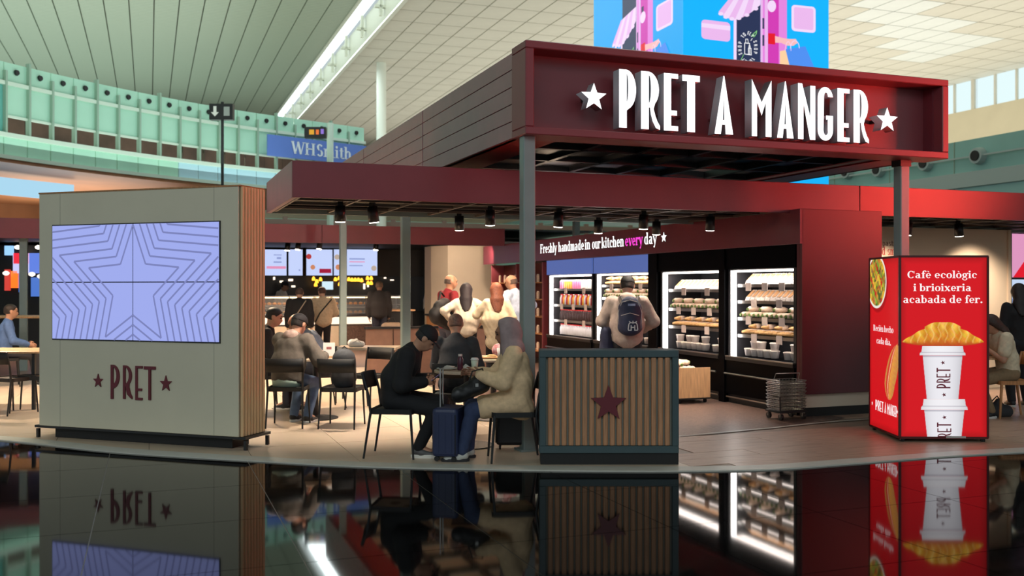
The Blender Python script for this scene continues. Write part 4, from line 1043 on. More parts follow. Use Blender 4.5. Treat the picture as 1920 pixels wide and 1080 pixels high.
for wd, p0, p1, pyb0, pyb1, mt_ in (('Freshly', 1013, 1044, 471, 468, m_glow), ('handmade', 1047, 1095, 468, 463.5, m_glow), ('in', 1096.5, 1107, 463.5, 463, m_glow), ('our', 1110, 1126, 463, 462, m_glow), ('kitchen', 1128, 1170, 462, 458.5, m_glow), ('every', 1172, 1205, 458.5, 456.5, mat('pink_glow', (255, 64, 208), emit=1.3)), ('day', 1208, 1231.5, 456, 454.5, m_glow)):
    va, vb = v_at(p0, HU_), v_at(p1, HU_); _, za = vz(p0, pyb0, HU_); _, zb = vz(p1, pyb1, HU_); za = zb = 2.275
    xh = .125
    o = part('lettering', text_mb(wd, lambda x, y, d: (HU_+d*.02, va+(vb-va)*x, za+(zb-za)*x+y*xh), depth=1), [mt_, m_white], fw, label='pink lit word' if wd == 'every' else None)
sc_, zc_ = vz(1244.5, 445, HU_)
me = shape_mesh('star', [star_pts(0, 0, 1, .42)], 1, [m_glow, m_white], lambda x, y, d: (HU_-8.0+d*.02, sc_-x*.09-10.2, zc_+y*.085)); link('star', me, fw)
part('back_wall', MB().box(8.5, 8.58, 9.95, 22, 0, 2.5), m_black, fw)
# ------------------------------------------------------------------ fridges
FR = [(9.98, 11.48, 'nearest'), (11.66, 13.36, 'second'), (13.72, 15.72, 'third'), (15.84, 17.9, 'farthest')]
m_liner = mat('fridge_liner', (44, 44, 48), .35, noise=.15, scale=3)
m_glass = mat('clear_glass', (255, 255, 255), .02, alpha=.12)
m_fshelf = mat('fridge_shelf', (96, 92, 90), .3, .6)
def fridge(v0, v1, nm, levels):
    lab = {'nearest': 'black open chilled cabinet beside the dark red end block', 'second': 'black chilled cabinet with low bins of pots, left of the nearest one', 'third': 'black chilled cabinet behind the man with the backpack', 'farthest': 'farthest black chilled cabinet, full of bottles'}[nm]
    f = uthing('fridge', lab, 'fridge', FU+.5, (v0+v1)/2, 0, 'chilled cabinets')
    D = FU+.78
    b = MB().box(D-.04, D, v0, v1, .1, 2.1).box(FU+.05, D, v0, v0+.05, .1, 2.1).box(FU+.05, D, v1-.05, v1, .1, 2.1).box(FU+.05, D, v0, v1, 1.83, 2.1).box(FU+.05, D, v0, v1, .1, .62)
    part('cabinet_body', b, m_liner, f)
    part('header_panel', MB().box(FU+.02, FU+.05, v0-.02, v1+.02, 1.84, 2.12), mat('header_screen_blue', (86, 108, 176), emit=.85) if nm in ('third', 'farthest') else m_gloss, f, label='blue lit header screen' if nm in ('third', 'farthest') else None)
    part('lower_panel', MB().box(FU+.02, FU+.05, v0, v1, .14, .60), m_gloss, f)
    part('bumper_rail', MB().tube([(FU-.02, v0+.02, .42), (FU-.02, v1-.02, .42)], .014, 8), m_steel, f); part('kick_board', MB().box(FU+.06, FU+.1, v0, v1, .012, .14), m_black, f)
    part('foot_rail', MB().tube([(FU+.01, v0+.02, .1), (FU+.01, v1-.02, .1)], .01, 8), m_steel, f)
    part('light_strip', MB().box(FU+.06, FU+.10, v1-.13, v1-.055, .64, 1.82), m_tubeglow, f)
    part('light_strip', MB().box(D-.08, D-.05, (v0*.7+v1*.3)-.015, (v0*.7+v1*.3)+.015, .7, 1.78), m_shelfglow, f, label='thin vertical light at the rear of the cabinet')
    part('light_strip', MB().box(FU+.07, FU+.13, v0+.05, v1-.13, 1.80, 1.825), m_shelfglow, f, label='horizontal light at the top of the cabinet')
    part('front_sill', MB().box(FU+.0, FU+.05, v0, v1, .6, .645), m_dark, f); part('sill_trim', MB().box(FU-.002, FU+.05, v0, v1, .646, .66), m_steel, f)
    for k, z in enumerate(levels):
        dep = .34+.03*k
        s = part('shelf', MB().box(FU+.14, D-.05, v0+.05, v1-.05, z-.018, z), m_fshelf, f)
        sub('shelf_edge', MB().box(FU+.12, FU+.14, v0+.05, v1-.13, z-.035, z+.008), m_steel, s, f)
        sub('shelf_light', MB().box(FU+.14, FU+.19, v0+.08, v1-.15, z-.030, z-.020), m_shelfglow, s, f)
        nt_ = 3 if k % 2 else 2
        for q in range(nt_):
            v = v0+.2+(v1-v0-.4)*(q+.3)/nt_
            sub('price_card', MB().box(FU+.105, FU+.112, v, v+.12, z-.085, z+.025), m_tag, s, f)
    lv = (v0+v1)/2
    a = area('cabinet_light', W(FU+.16, lv, 1.79), .1, 8, (1, .9, .84), (0, R(-18), TH), v1-v0-.3); return f
m_box = mat('sandwich_card', (188, 140, 92), .6, noise=.1, scale=30)
m_boxw = mat('white_card', (232, 218, 206), .5)
m_bread = mat('baguette', (206, 160, 104), .7, noise=.25, scale=30)
m_wrap = mat('wrap_paper', (226, 200, 176), .6, noise=.15, scale=30)
m_pot = mat('clear_pot', (226, 214, 208), .3)
m_green = mat('salad_green', (106, 130, 60), .7, noise=.3, scale=40)
def proto(kind):
    if kind == 'wedge':   # card wedge with a window showing the filling
        r = thing('sandwich_box', 'x', 'sandwich', (0,0,0)); me = MB()
        me.add([(-.05,-.06,0),(.05,-.06,0),(.05,.07,0),(-.05,.07,0),(-.05,.07,.15),(.05,.07,.15),(-.05,-.045,.045),(.05,-.045,.045)], [(0,3,2,1),(3,4,5,2),(4,6,7,5),(6,0,1,7),(0,6,4,3),(1,2,5,7)])
        part('carton', me, m_boxw, r); part('filling', MB().add([(-.038,-.037,.055),(.038,-.037,.055),(.038,.055,.139),(-.038,.055,.139)], [(0,1,2,3)]), m_box, r); kids_n(r); r.children[1].location = (0,-.004,.003)
    elif kind == 'baguette':
        r = thing('baguette', 'x', 'sandwich', (0,0,0)); part('bread', MB().tube([(-.03,-.13,.035),(0,-.08,.04),(0,0,.042),(0,.08,.04),(.02,.13,.035)], [.018,.036,.04,.036,.016], 10, squash=.85), m_bread, r, True)
        part('paper_sleeve', MB().tube([(0,-.05,.041),(0,.06,.041)], [.041,.043], 10, squash=.88), m_wrap, r, True)
    elif kind == 'wrap':
        r = thing('wrapped_roll', 'x', 'sandwich', (0,0,0)); part('paper', MB().tube([(0,-.1,.04),(0,-.06,.045),(0,.04,.045),(0,.09,.04)], [.025,.042,.044,.03], 10, squash=.9), m_wrap, r, True); part('filling', MB().tube([(0,-.112,.04),(0,-.1,.04)], [.02,.026], 8), m_green, r)
    elif kind == 'pot':
        r = thing('salad_pot', 'x', 'pot', (0,0,0)); part('tub', MB().lathe([(.05,0),(.062,.085),(.064,.088)], 14), m_pot, r, True); part('lid', MB().lathe([(.067,.086),(.067,.098),(.058,.102)], 14), m_boxw, r)
    elif kind == 'box':
        r = thing('salad_box', 'x', 'box', (0,0,0)); part('tray', MB().rbox(-.075,.075,-.055,.055,0,.05,.02), m_boxw, r); part('lid', MB().rbox(-.077,.077,-.057,.057,.05,.062,.02), m_pot, r)
    elif kind == 'bag':
        r = thing('snack_bag', 'x', 'snack', (0,0,0)); part('bag', MB().rbox(-.05,.05,-.02,.02,0,.15,.018), m_wrap, r)
        part('bag_seal', MB().box(-.05,.05,-.004,.004,.15,.165), m_boxw, r)
    elif kind[:4] == 'milk':
        r = thing('drink_carton', 'x', 'carton', (0,0,0)); part('carton', MB().box(-.035,.035,-.03,.03,0,.15), mat('carton_'+kind, {'milkg': (190, 216, 170), 'milkw': (232, 226, 220), 'milkp': (222, 120, 160), 'milko': (232, 160, 50)}[kind], .4), r); part('fold', MB().add([(-.035,-.03,.15),(.035,-.03,.15),(.035,.03,.15),(-.035,.03,.15),(-.035,0,.18),(.035,0,.18)], [(0,1,5,4),(2,3,4,5),(1,2,5),(3,0,4)]), m_boxw, r)
    elif kind in ('redbottle', 'darkbottle', 'waterbottle', 'juice'):
        c = {'redbottle': (176, 40, 44), 'darkbottle': (60, 34, 34), 'waterbottle': (206, 206, 212), 'juice': (236, 168, 50)}[kind]
        r = thing('drink_bottle', 'x', 'bottle', (0,0,0)); part('bottle', MB().lathe([(.028,0),(.031,.01),(.031,.13),(.014,.17),(.014,.19)], 10), mat('drink_'+kind, c, .15), r, True); part('cap', MB().lathe([(.016,.19),(.016,.21)], 10), mat('cap_'+kind, (200, 40, 44) if kind != 'juice' else (240, 240, 236), .4), r)
    return r
def kids_n(r): pass
PR = {}
def put(kind, u, v, z, rz, label, group, sc=1):
    if kind not in PR: o = PR[kind] = proto(kind); o.location = W(u, v, z); o.rotation_euler = (0, 0, rz); 
    else: o = copy_tree(PR[kind], W(u, v, z), rz)
    o['label'] = label; o['group'] = group; o.scale = (sc, sc, sc); return o
L1 = [.95, 1.18, 1.41, 1.63]; L2 = [1.0, 1.27, 1.56]
plan = {'nearest': [('pot', .665, 'pale pots of food in the sump of the nearest cabinet'), ('baguette', .95, 'long filled loaves on the lowest shelf of the nearest cabinet'), ('wrap', 1.18, 'paper wrapped rolls on the second shelf of the nearest cabinet'), ('wedge', 1.41, 'boxed sandwiches on the third shelf of the nearest cabinet'), ('wedge', 1.63, 'boxed sandwiches on the top shelf of the nearest cabinet')],
        'second': [('pot', .665, 'pale pots of food in the sump of the second cabinet'), ('baguette', 1.0, 'filled loaves on the lowest shelf of the second cabinet'), ('wrap', 1.27, 'paper wrapped rolls on the middle shelf of the second cabinet'), ('wedge', 1.56, 'boxed sandwiches on the top shelf of the second cabinet')],
        'third': [('pot', .665, 'pale pots in the sump of the cabinet behind the backpack'), ('box', .95, 'salad boxes on the lowest shelf behind the backpack'), ('box', 1.18, 'salad boxes on the second shelf behind the backpack'), ('wrap', 1.41, 'paper wrapped rolls on the third shelf behind the backpack'), ('baguette', 1.63, 'filled loaves on the top shelf behind the backpack')],
        'farthest': [('waterbottle', .665, 'clear red capped bottles in the sump of the farthest cabinet'), ('darkbottle', .95, 'dark red capped bottles on the lowest shelf of the farthest cabinet'), ('juice', 1.25, 'orange juice bottles on the middle shelf of the farthest cabinet'), ('milk', 1.56, 'tall cartons on the top shelf of the farthest cabinet')]}
sing = {'pot': 'food pot', 'baguette': 'filled baguette', 'wrap': 'wrapped roll', 'wedge': 'boxed sandwich', 'box': 'salad box', 'waterbottle': 'clear bottle', 'darkbottle': 'dark bottle', 'juice': 'orange bottle', 'milk': 'carton', 'redbottle': 'red bottle', 'bag': 'snack bag'}
def nth(k): return ('rightmost' if k == 0 else '%d%s from the right' % (k+1, {1: 'st', 2: 'nd', 3: 'rd'}.get((k+1) % 10 if (k+1) not in (11, 12, 13) else 0, 'th')))
pitch = {'pot': .145, 'baguette': .10, 'wrap': .1, 'wedge': .112, 'box': .17, 'waterbottle': .075, 'darkbottle': .075, 'juice': .075, 'milk': .1, 'bag': .125}
for v0, v1, nm in FR:
    fridge(v0, v1, nm, [p[1] for p in plan[nm]][1:])
    for kind, z, grp in plan[nm]:
        where = grp.split(' in the ', 1) if ' in the ' in grp else grp.split(' on the ', 1); prep = ' in the ' if ' in the ' in grp else ' on the '
        v = v0+.12; k = 0
        while v < v1-.16:
            kind0 = kind
            if kind == 'juice' and k % 3 != 0: kind = 'redbottle' if k % 3 == 1 else 'waterbottle'; lab = sing[kind]+', '+nth(k)+prep+where[1]
            elif kind == 'milk': kind = ('milkg', 'milkw', 'milkp', 'milko', 'milkp')[int((v-v0)/(v1-v0)*5) % 5]; lab = {'milkg': 'pale green', 'milkw': 'white', 'milkp': 'pink', 'milko': 'orange'}[kind]+' carton, '+nth(k)+' on the top shelf of the farthest cabinet'
            else: lab = sing[kind]+', '+nth(k)+prep+where[1]
            if not (kind in ('pot',) and k == 3) :
                put(kind, FU+(.24 if kind != 'baguette' else .30), v, z+.001, TH+R(-90)+random.uniform(-.06, .06), lab, grp, 1.0)
                if kind in ('pot', 'box') and k % 3 != 2: put(kind, FU+.24, v, z+(.104 if kind == 'pot' else .063), TH+R(-90), 'stacked '+lab, grp)
                if kind in ('baguette', 'wrap') and k % 3 == 1: put(kind, FU+(.24 if kind != 'baguette' else .30), v+.05, z+.078, TH+R(-90)+random.uniform(-.2, .2), 'upper '+lab, grp)
            kind = kind0; v += pitch[kind]; k += 1
# black uprights between the cabinets
fd = uthing('cabinet_upright', 'black upright between the second and third chilled cabinets', 'panel', FU+.2, 13.54)
part('upright', MB().box(FU-.0, FU+.6, 13.4, 13.68, .012, 2.12), m_gloss, fd)
fd = uthing('cabinet_upright', 'black upright between the two nearest chilled cabinets', 'panel', FU+.2, 11.57)
part('upright', MB().box(FU-.0, FU+.6, 11.5, 11.64, .012, 2.12), m_gloss, fd)
# open shelving of snacks past the fridges
sr = uthing('snack_shelf', 'dark red wall shelf of packed snacks past the chilled cabinets', 'shelf', FU+.2, 19.6)
part('back_panel', MB().box(FU+.3, FU+.34, 18.1, 21.2, .1, 2.1), mat('dark_red_wood', (96, 40, 30), .5), sr)
for z in (.3, .65, 1.0, 1.35, 1.7): part('shelf', MB().box(FU, FU+.3, 18.1, 21.2, z-.02, z), m_oak, sr)
for v in (18.1, 19.6, 21.2): part('side_panel', MB().box(FU, FU+.34, v-.02, v+.02, .012, 2.1), m_maroon2, sr)
for z, zn in ((.3, 'lowest'), (.65, 'second'), (1.0, 'third'), (1.35, 'fourth'), (1.7, 'top')):
    for k in range(9):
        put('bag', FU+.1, 18.25+k*.33, z, TH+R(-90), 'pale snack bag, %s on the %s tier of the red wall shelf' % (nth(k), zn), 'snack bags on the wall shelf')

# wheeled wooden crate heaped with rolls, and the stack of baskets
cr_ = uthing('bread_crate', 'plywood bin on castors heaped with paper wrapped rolls beside the slatted divider', 'crate', 6.94, 11.9)
cx0, cx1, cy0, cy1 = 6.70, 7.2, 11.5, 12.3
part('front_board', MB().box(cx0, cx1, cy0, cy0+.02, .09, .50), m_oakl, cr_); part('front_board', MB().box(cx0, cx1, cy1-.02, cy1, .09, .50), m_oakl, cr_)
w_ = MB()
for k in range(6): w_.box(cx0, cx0+.008, cy0+.02, cy1-.02, .12+k*.07, .128+k*.07)
for k in range(9): w_.box(cx0, cx0+.008, cy0+.05+k*.1, cy0+.058+k*.1, .1, .48)
part('wire_side', w_, m_dark, cr_); part('base', MB().box(cx0, cx1, cy0, cy1, .07, .09), m_dark, cr_)
for a in (cx0+.05, cx1-.05):
    for b in (cy0+.06, cy1-.06): part('castor', MB().tube([(a-.012, b, .045), (a+.012, b, .045)], .03, 10), m_black, cr_)
for k in range(46):
    a, b = random.uniform(cx0+.08, cx1-.1), random.uniform(cy0+.12, cy1-.12); z = .12+(k//8)*.075+random.uniform(0, .02)
    put('wrap', a, b, min(z, .5), random.uniform(0, 6), 'paper wrapped roll heaped in the plywood bin', 'rolls in the plywood bin', .9)
def basket(u, v, z, lab, rz):
    r = thing('shopping_basket', lab, 'basket', W(u, v, z), rz, 'stacked wire baskets'); m = MB()
    a, b, h_ = .19, .135, .05
    for zz_, g in ((0, .86), (h_*.5, .93), (h_, 1.0)):
        m.tube([(-a*g,-b*g,zz_),(a*g,-b*g,zz_),(a*g,b*g,zz_),(-a*g,b*g,zz_),(-a*g,-b*g,zz_)], .0045 if zz_ else .003, 5)
    for k in range(9): x = -a+k*a/4; m.tube([(x,-b,h_),(x*.86,-b*.86,0),(x*.86,b*.86,0),(x,b,h_)], .0025, 4)
    for k in range(5): y = -b+(k+.5)*b/2.5; m.tube([(-a,y,h_),(-a*.86,y*.86,0),(a*.86,y*.86,0),(a,y,h_)], .0025, 4)
    part('wire_basket', m, m_steel, r); return r
tu, tv = u_at(1474, 9.78), 9.78
tr = uthing('basket_trolley', 'low black trolley on castors carrying the stacked wire baskets', 'trolley', tu, tv)
part('tray', MB().rbox(tu-.2, tu+.2, tv-.16, tv+.16, .10, .13, .03), m_black, tr)
for a in (tu-.16, tu+.16):
    for b in (tv-.12, tv+.12): e = part('castor', MB().tube([(a-.014, b, .055), (a+.014, b, .055)], .038, 12), m_dark, tr); sub('castor_fork', MB().box(a-.018, a+.018, b-.006, b+.006, .05, .1), m_steel, e, tr)
part('push_bar', MB().tube([(tu-.2, tv-.16, .13), (tu-.22, tv-.18, .3), (tu-.22, tv-.05, .3)], .008, 6), m_dark, tr)
pos = ['lowest', 'second from the bottom', 'third from the bottom', 'fourth from the bottom', 'fifth from the bottom', 'third from the top', 'second from the top', 'topmost']
b0 = basket(tu, tv, .132, 'steel wire basket, %s of the stack by the end block' % pos[0], TH)
for k in range(1, 8): copy_tree(b0, W(tu, tv, .132+k*.043), TH, 'steel wire basket, %s of the stack by the end block' % pos[k])
o = [x for x in bpy.data.objects if x.get('label', '').endswith('topmost of the stack by the end block')][0]
part('carry_handle', MB().tube([(-.18, 0, .05), (-.17, -.03, .13), (.17, -.03, .13), (.18, 0, .05)], .006, 6), m_steel, o, rel=True)

# ------------------------------------------------------------------ screen tower (left)
al = math.atan2(.3285, .9445)   # its front runs away to the left
TW, TD = 2.46, .42
fd_ = Vector((-.9445, .3285, 0)); sd_ = Vector((.3285, .9445, 0)); c0 = Vector((-2.65, 9.4, 0))
tw = thing('screen_tower', 'greige freestanding tower with video wall, oak slatted side and maroon lettering', 'display', tuple(c0+fd_*TW/2+sd_*TD/2), -al)
# local x: along the front to the right, y: away from the viewer
hw, hd = TW/2, TD/2
part('body', MB().box(-hw, hw-.0, -hd, hd-.0, .145, 2.575), m_kiosk, tw, bevel=.004)
for k in range(2): part('panel_seam', MB().box(-hw+.28+k*(TW-.56)-.002, -hw+.28+k*(TW-.56)+.002, -hd-.0008, -hd, .145, 2.575), mat('seam_grey', (150, 148, 132), .6), tw)
part('slat_backing', MB().box(hw, hw+.008, -hd+.02, hd, .145, 2.575), mat('slat_groove', (92, 64, 42), .7), tw)
for k in range(8):
    a = -hd+.022+k*.05; part('slat', MB().rbox(hw+.004, hw+.034, a, a+.034, .145, 2.575, .007), m_slat, tw)
part('top_edge', MB().box(-hw-.004, hw+.02, -hd-.004, hd, 2.575, 2.59), m_oak, tw)
part('plinth', MB().box(-hw+.12, hw-.14, -hd+.1, hd-.04, .015, .12), m_black, tw)
ft = MB().box(-hw-.08, hw+.07, -hd+.02, hd+.03, .118, .143)
part('base_frame', ft, m_dark, tw)
for x in (-hw-.06, hw+.05):
    for y in (-hd+.05, hd): part('foot', MB().box(x-.015, x+.015, y-.015, y+.015, .013, .106), m_dark, tw)
# video wall 2 x 2 with the concentric stars
def tloc(px, py):
    r = (px-960)/F; t = (c0.x-r*c0.y)/(r*fd_.y-fd_.x); Y = c0.y+fd_.y*t; return hw-t, CZ+(HY-py)*Y/F
sx0, sx1 = tloc(101, 424)[0], tloc(412, 424)[0]; sz1 = 2.235; sz0 = 1.062
m_scr = mat('screen_lavender', (162, 174, 242), emit=.95); m_sline = mat('screen_line', (134, 142, 204), emit=.8)
mx, mz = (sx0+sx1)/2, (sz0+sz1)/2
vw = part('video_wall', MB().box(sx0-.012, sx1+.012, -hd-.012, -hd, sz0-.012, sz1+.012), m_dark, tw)
for x0, x1 in ((sx0, mx-.007), (mx+.007, sx1)):
    for a, b in ((sz0, mz-.005), (mz+.005, sz1)): sub('screen_panel', MB().box(x0, x1, -hd-.02, -hd-.012, a, b), m_scr, vw, None)
scx, scz = tloc(252, 538)
Rw = .60; lines = MB()
def clip(p, q, x0, x1, y0, y1):
    t0, t1 = 0, 1; dx, dy = q[0]-p[0], q[1]-p[1]
    for P, Q in ((-dx, p[0]-x0), (dx, x1-p[0]), (-dy, p[1]-y0), (dy, y1-p[1])):
        if abs(P) < 1e-9:
            if Q < 0: return None
        else:
            r = Q/P
            if P < 0: t0 = max(t0, r)
            else: t1 = min(t1, r)
    return None if t0 >= t1 else ((p[0]+t0*dx, p[1]+t0*dy), (p[0]+t1*dx, p[1]+t1*dy))
for k in range(9):
    r = .585+k*.2; P = star_pts(scx, scz, r, .45, 1.08)
    for i in range(10):
        s_2 = clip(P[i], P[(i+1) % 10], sx0, sx1, sz0, sz1)
        if s_2:
            (x0, y0), (x1, y1) = s_2; d = Vector((x1-x0, y1-y0)); 
            if d.length < .01: continue
            q = Vector((-d.y, d.x)).normalized()*.009; lines.add([(x0-q.x, -hd-.0215, y0-q.y), (x1-q.x, -hd-.0215, y1-q.y), (x1+q.x, -hd-.0215, y1+q.y), (x0+q.x, -hd-.0215, y0+q.y)], [(0,1,2,3)])
sub('star_pattern', lines, m_sline, vw, None)
# maroon PRET with stars
def flat_letters(parent, items, y, depth, m, name='letter'):
    for ch, x0, x1, za, zb, w in items:
        polys = [star_pts(.5, .45, .525, .40)] if ch == '*' else deco(ch, w, .07)
        me = shape_mesh(name, polys, 1, m, lambda px, pz_, d: (x0+(x1-x0)*px, y-depth*(1-d), za+(zb-za)*pz_)); link('star' if ch == '*' else name, me, parent)
its = []
for ch, a, b, t, bt, w in (('*', 176, 194, 700, 726, 0), ('P', 209, 225, 684, 748, .28), ('R', 232, 248, 685, 748, .26), ('E', 255, 268, 686, 750, .30), ('T', 271, 292.5, 687, 750, .2), ('*', 301, 323, 703, 733, 0)):
    x0, x1 = tloc(a, 700)[0], tloc(b, 700)[0]; its.append((ch, x0, x1, tloc((a+b)/2, bt)[1], tloc((a+b)/2, t)[1], w))
flat_letters(tw, its, -hd, .014, m_maroonsign)

# ------------------------------------------------------------------ planter screen
pa = G(1011.5, 8.66); pb = G(1273, 8.66); PW = (pb.x-pa.x)
pw = thing('slatted_divider', 'grey framed divider with oak slats and dark maroon star at the floor edge', 'divider', ((pa.x+pb.x)/2, 8.66+.15, 0), 0)
h2 = PW/2; y0 = -.15
part('plinth', MB().box(-h2+.01, h2, y0+.02, .15, .012, .115), m_black, pw)
f_ = MB(); zt = 1.6-(657-HY)*8.66/F; fb = .10
f_.box(-h2, h2, y0, .15, zt-.062, zt).box(-h2, h2, y0, .15, .115, .115+.065).box(-h2, -h2+.058, y0, .15, .18, zt-.062).box(h2-.058, h2, y0, .15, .18, zt-.062)
part('frame', f_, m_planter, pw, bevel=.004)
part('backing', MB().box(-h2+.055, h2-.055, y0+.05, y0+.07, .17, zt-.06), m_slotback, pw)
ns = 18; wv = (PW-.116-.02)/ns
for k in range(ns):
    x = -h2+.058+.018+k*wv; x2 = min(x+wv*.72, h2-.06); part('slat', MB().rbox(x, x2, y0+.012, y0+.05, .18, zt-.062, .012), m_slatg, pw)
sx = G(1141, 8.66).x-(pa.x+pb.x)/2; sz = 1.6-(757-HY)*8.66/F
me = shape_mesh('star', [star_pts(0, 0, .165, .42)], 1, [m_maroonsign], lambda x, y, d: (sx+x, y0-.006+.018*d, sz+y)); link('star', me, pw)

# ------------------------------------------------------------------ red light box on castors
lb0 = G(1690, 9.95); LW = .89
lb = thing('light_box', 'glowing red advertising cube on castors showing croissant on paper cups', 'display', tuple(lb0+Vector((LW/2, LW/2, 0))), R(0))
rzb = R(-1.5); lb.rotation_euler = (0, 0, rzb)
hL = LW/2; zb0, zt0 = .055, 1.912
m_red = vmat('lightbox_print', emit=1.0)
part('core', MB().box(-hL+.02, hL-.02, -hL+.02, hL-.02, zb0+.01, zt0-.01), m_white, lb)
e_ = MB()
for x in (-hL, hL):
    for y in (-hL, hL): e_.box(x-.011, x+.011, y-.011, y+.011, zb0, zt0)
for z in (zb0, zt0): e_.box(-hL, hL, -hL-.011, -hL+.011, z-.011, z+.011).box(-hL, hL, hL-.011, hL+.011, z-.011, z+.011).box(-hL-.011, -hL+.011, -hL, hL, z-.011, z+.011).box(hL-.011, hL+.011, -hL, hL, z-.011, z+.011)
part('edge_profile', e_, mat('dark_red_metal', (84, 12, 16), .4), lb); part('top_panel', MB().box(-hL, hL, -hL, hL, zt0-.012, zt0-.002), m_dark, lb); part('underside', MB().box(-hL, hL, -hL, hL, zb0, zb0+.01), m_dark, lb)
for x in (-hL+.035, hL-.035):
    for y in (-hL+.035, hL-.035): c = part('castor', MB().tube([(x-.015, y, .028), (x+.015, y, .028)], .027, 12), m_black, lb); sub('castor_fork', MB().box(x-.02, x+.02, y-.008, y+.008, .02, .058), m_steel, c, None)
pl_ = part('maker_plate', MB().box(.02, .22, -hL-.014, -hL-.011, .052, .072), mat('plate_grey', (180, 178, 174), .5), lb)
H_ = zt0-zb0
def sstep(x, a, b): t = np.clip((x-a)/(b-a), 0, 1); return t*t*(3-2*t)
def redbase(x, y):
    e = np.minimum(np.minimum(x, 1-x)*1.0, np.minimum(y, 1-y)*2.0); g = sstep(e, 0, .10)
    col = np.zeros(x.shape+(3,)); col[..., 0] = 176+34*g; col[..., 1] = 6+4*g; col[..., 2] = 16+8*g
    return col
def nz(x, y, f, sd=0):
    return (np.sin(x*f+sd)*np.cos(y*f*1.3+sd*2)+.6*np.sin(x*f*2.3-y*f*1.7+sd)+.4*np.sin((x+y)*f*4.1+sd*3))/2
def mixc(col, m, c):
    c = np.array(c, float) if not isinstance(c, np.ndarray) else c
    return col*(1-m[..., None])+c*m[..., None]
def front_art(x, y):
    col = redbase(x, y); AS = H_/LW
    # coordinates of the zoom: X 178..628 -> 0..1 ; Y 30..1005 -> 1..0
    X = 176+x*(632-176); Y = 1008-y*(1008-30)
    # croissant
    cxx = (X-400)/222.; topy = 382+(np.abs(cxx)**1.7)*100; topy = topy+3*np.cos(cxx*14); boty = 506+8*np.cos(cxx*2.0)-14*np.abs(cxx)**6
    topy = np.where(np.abs(cxx) > .42, 418+(np.abs(cxx)-.42)**1.15*145-2*np.cos(cxx*22), topy)
    m = sstep(Y, topy-2, topy+2)*sstep(-Y, -boty-2, -boty+2)*(np.abs(cxx) < 1)
    tt = np.clip((Y-topy)/(boty-topy+1e-3), 0, 1)
    ridge = .5+.5*np.cos((cxx*1.15+np.sign(cxx)*tt*.12)*19); sh = np.clip(1-tt, 0, 1)**.7
    cc = np.stack([206+44*sh*ridge+14*nz(X, Y, .09), 108+96*sh*(.35+.65*ridge)+20*nz(X, Y, .11, 2), 28+70*sh*ridge*np.clip(1-np.abs(cxx)*.8, 0, 1)+10*nz(X, Y, .2, 1)], -1)
    lam = (np.abs(((cxx+.03*np.sin(Y*.08))*6.2) % 1-.5) < .12)*(tt < .85); cc = mixc(cc, lam*.35, (255, 226, 160))
    cc = mixc(cc, np.clip((tt-.72)/.28, 0, 1)*.75, (176, 60, 18))
    for side in (-1, 1): pass
    col = mixc(col, m.astype(float), cc)
    # cups
    def cup(col, ytop, ybot, xm, wl, wtop, wbot, lidh):
        def rect(c, a, b, hw0, hw1, colr, shade=True, cx=xm):
            t = np.clip((Y-a)/(b-a), 0, 1); hwid = hw0+(hw1-hw0)*t; d = np.abs(X-cx)
            mm = sstep(hwid-d, -1.2, 1.2)*sstep(Y, a-1.2, a+1.2)*sstep(-Y, -b-1.2, -b+1.2)
            s = (X-cx)/hwid; base = np.stack([colr[i]-26*np.clip(np.abs(s), 0, 1)**3-10*(s > 0)*s for i in range(3)], -1)
            return mixc(c, mm, base)
        col = rect(col, ytop+lidh, ybot, wtop, wbot, (236, 234, 240))
        col = rect(col, ytop+lidh-4, ytop+lidh+5, wl*.86, wl*.84, (196, 192, 202))
        col = rect(col, ytop, ytop+lidh*.62, wl*.88, wl*.92, (242, 240, 244)); col = rect(col, ytop+lidh*.58, ytop+lidh*.66, wl*.95, wl*.95, (206, 202, 210)); col = rect(col, ytop+lidh*.66, ytop+lidh-4, wl*.98, wl, (240, 238, 242))
        return col
    col = cup(col, 800, 1015, 407, 122, 104, 88, 62)
    col = cup(col, 514, 800, 398, 120, 103, 82, 54)
    return col, np.ones(x.shape, bool)
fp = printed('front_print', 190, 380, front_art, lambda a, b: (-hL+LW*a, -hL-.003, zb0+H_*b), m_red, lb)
def fz(X, Y, off=.006): return (-hL+LW*(X-176)/(632-176), -hL-off, zb0+H_*(1008-Y)/(1008-30))
m_txtw = mat('print_white', (255, 244, 244), emit=1.0); m_txtm = mat('print_maroon', (96, 28, 44), emit=.8)
for t_, xa, xb, yb, xh in (('Cafè ecològic', 214, 577, 147, 27), ('i brioixeria', 246, 548, 217, 27), ('acabada de fer.', 192, 606, 281, 28)):
    part('lettering', text_mb(t_, lambda x, y, d: fz(xa+(xb-xa)*x, yb-y*xh), sp=.03), m_txtw, lb, rel=True)
# PRET turned on its side on the cups
def cuptext(items):
    for ch, ya, yb, x0, x1 in items:   # glyph width runs up the cup (ya lower -> yb upper), its height runs to the left
        polys = [star_pts(.5, .5, .5, .4)] if ch == '*' else deco(ch, .30, .08)
        me = shape_mesh('letter', polys, 1, [m_txtm], lambda px, pz_, d: fz(x1-(x1-x0)*pz_, ya+(yb-ya)*px, .0065-.0005*d)); link('star' if ch == '*' else 'letter', me, lb)
cuptext([('*', 788, 764, 392, 418), ('P', 741, 717, 366, 438), ('R', 711, 689, 366, 438), ('E', 683, 662, 366, 438), ('T', 656, 631, 366, 438), ('*', 615, 591, 386, 412)])
cuptext([('R', 1004, 985, 372, 444), ('E', 978, 957, 370, 443), ('T', 951, 926, 368, 442), ('*', 910, 886, 394, 420)])
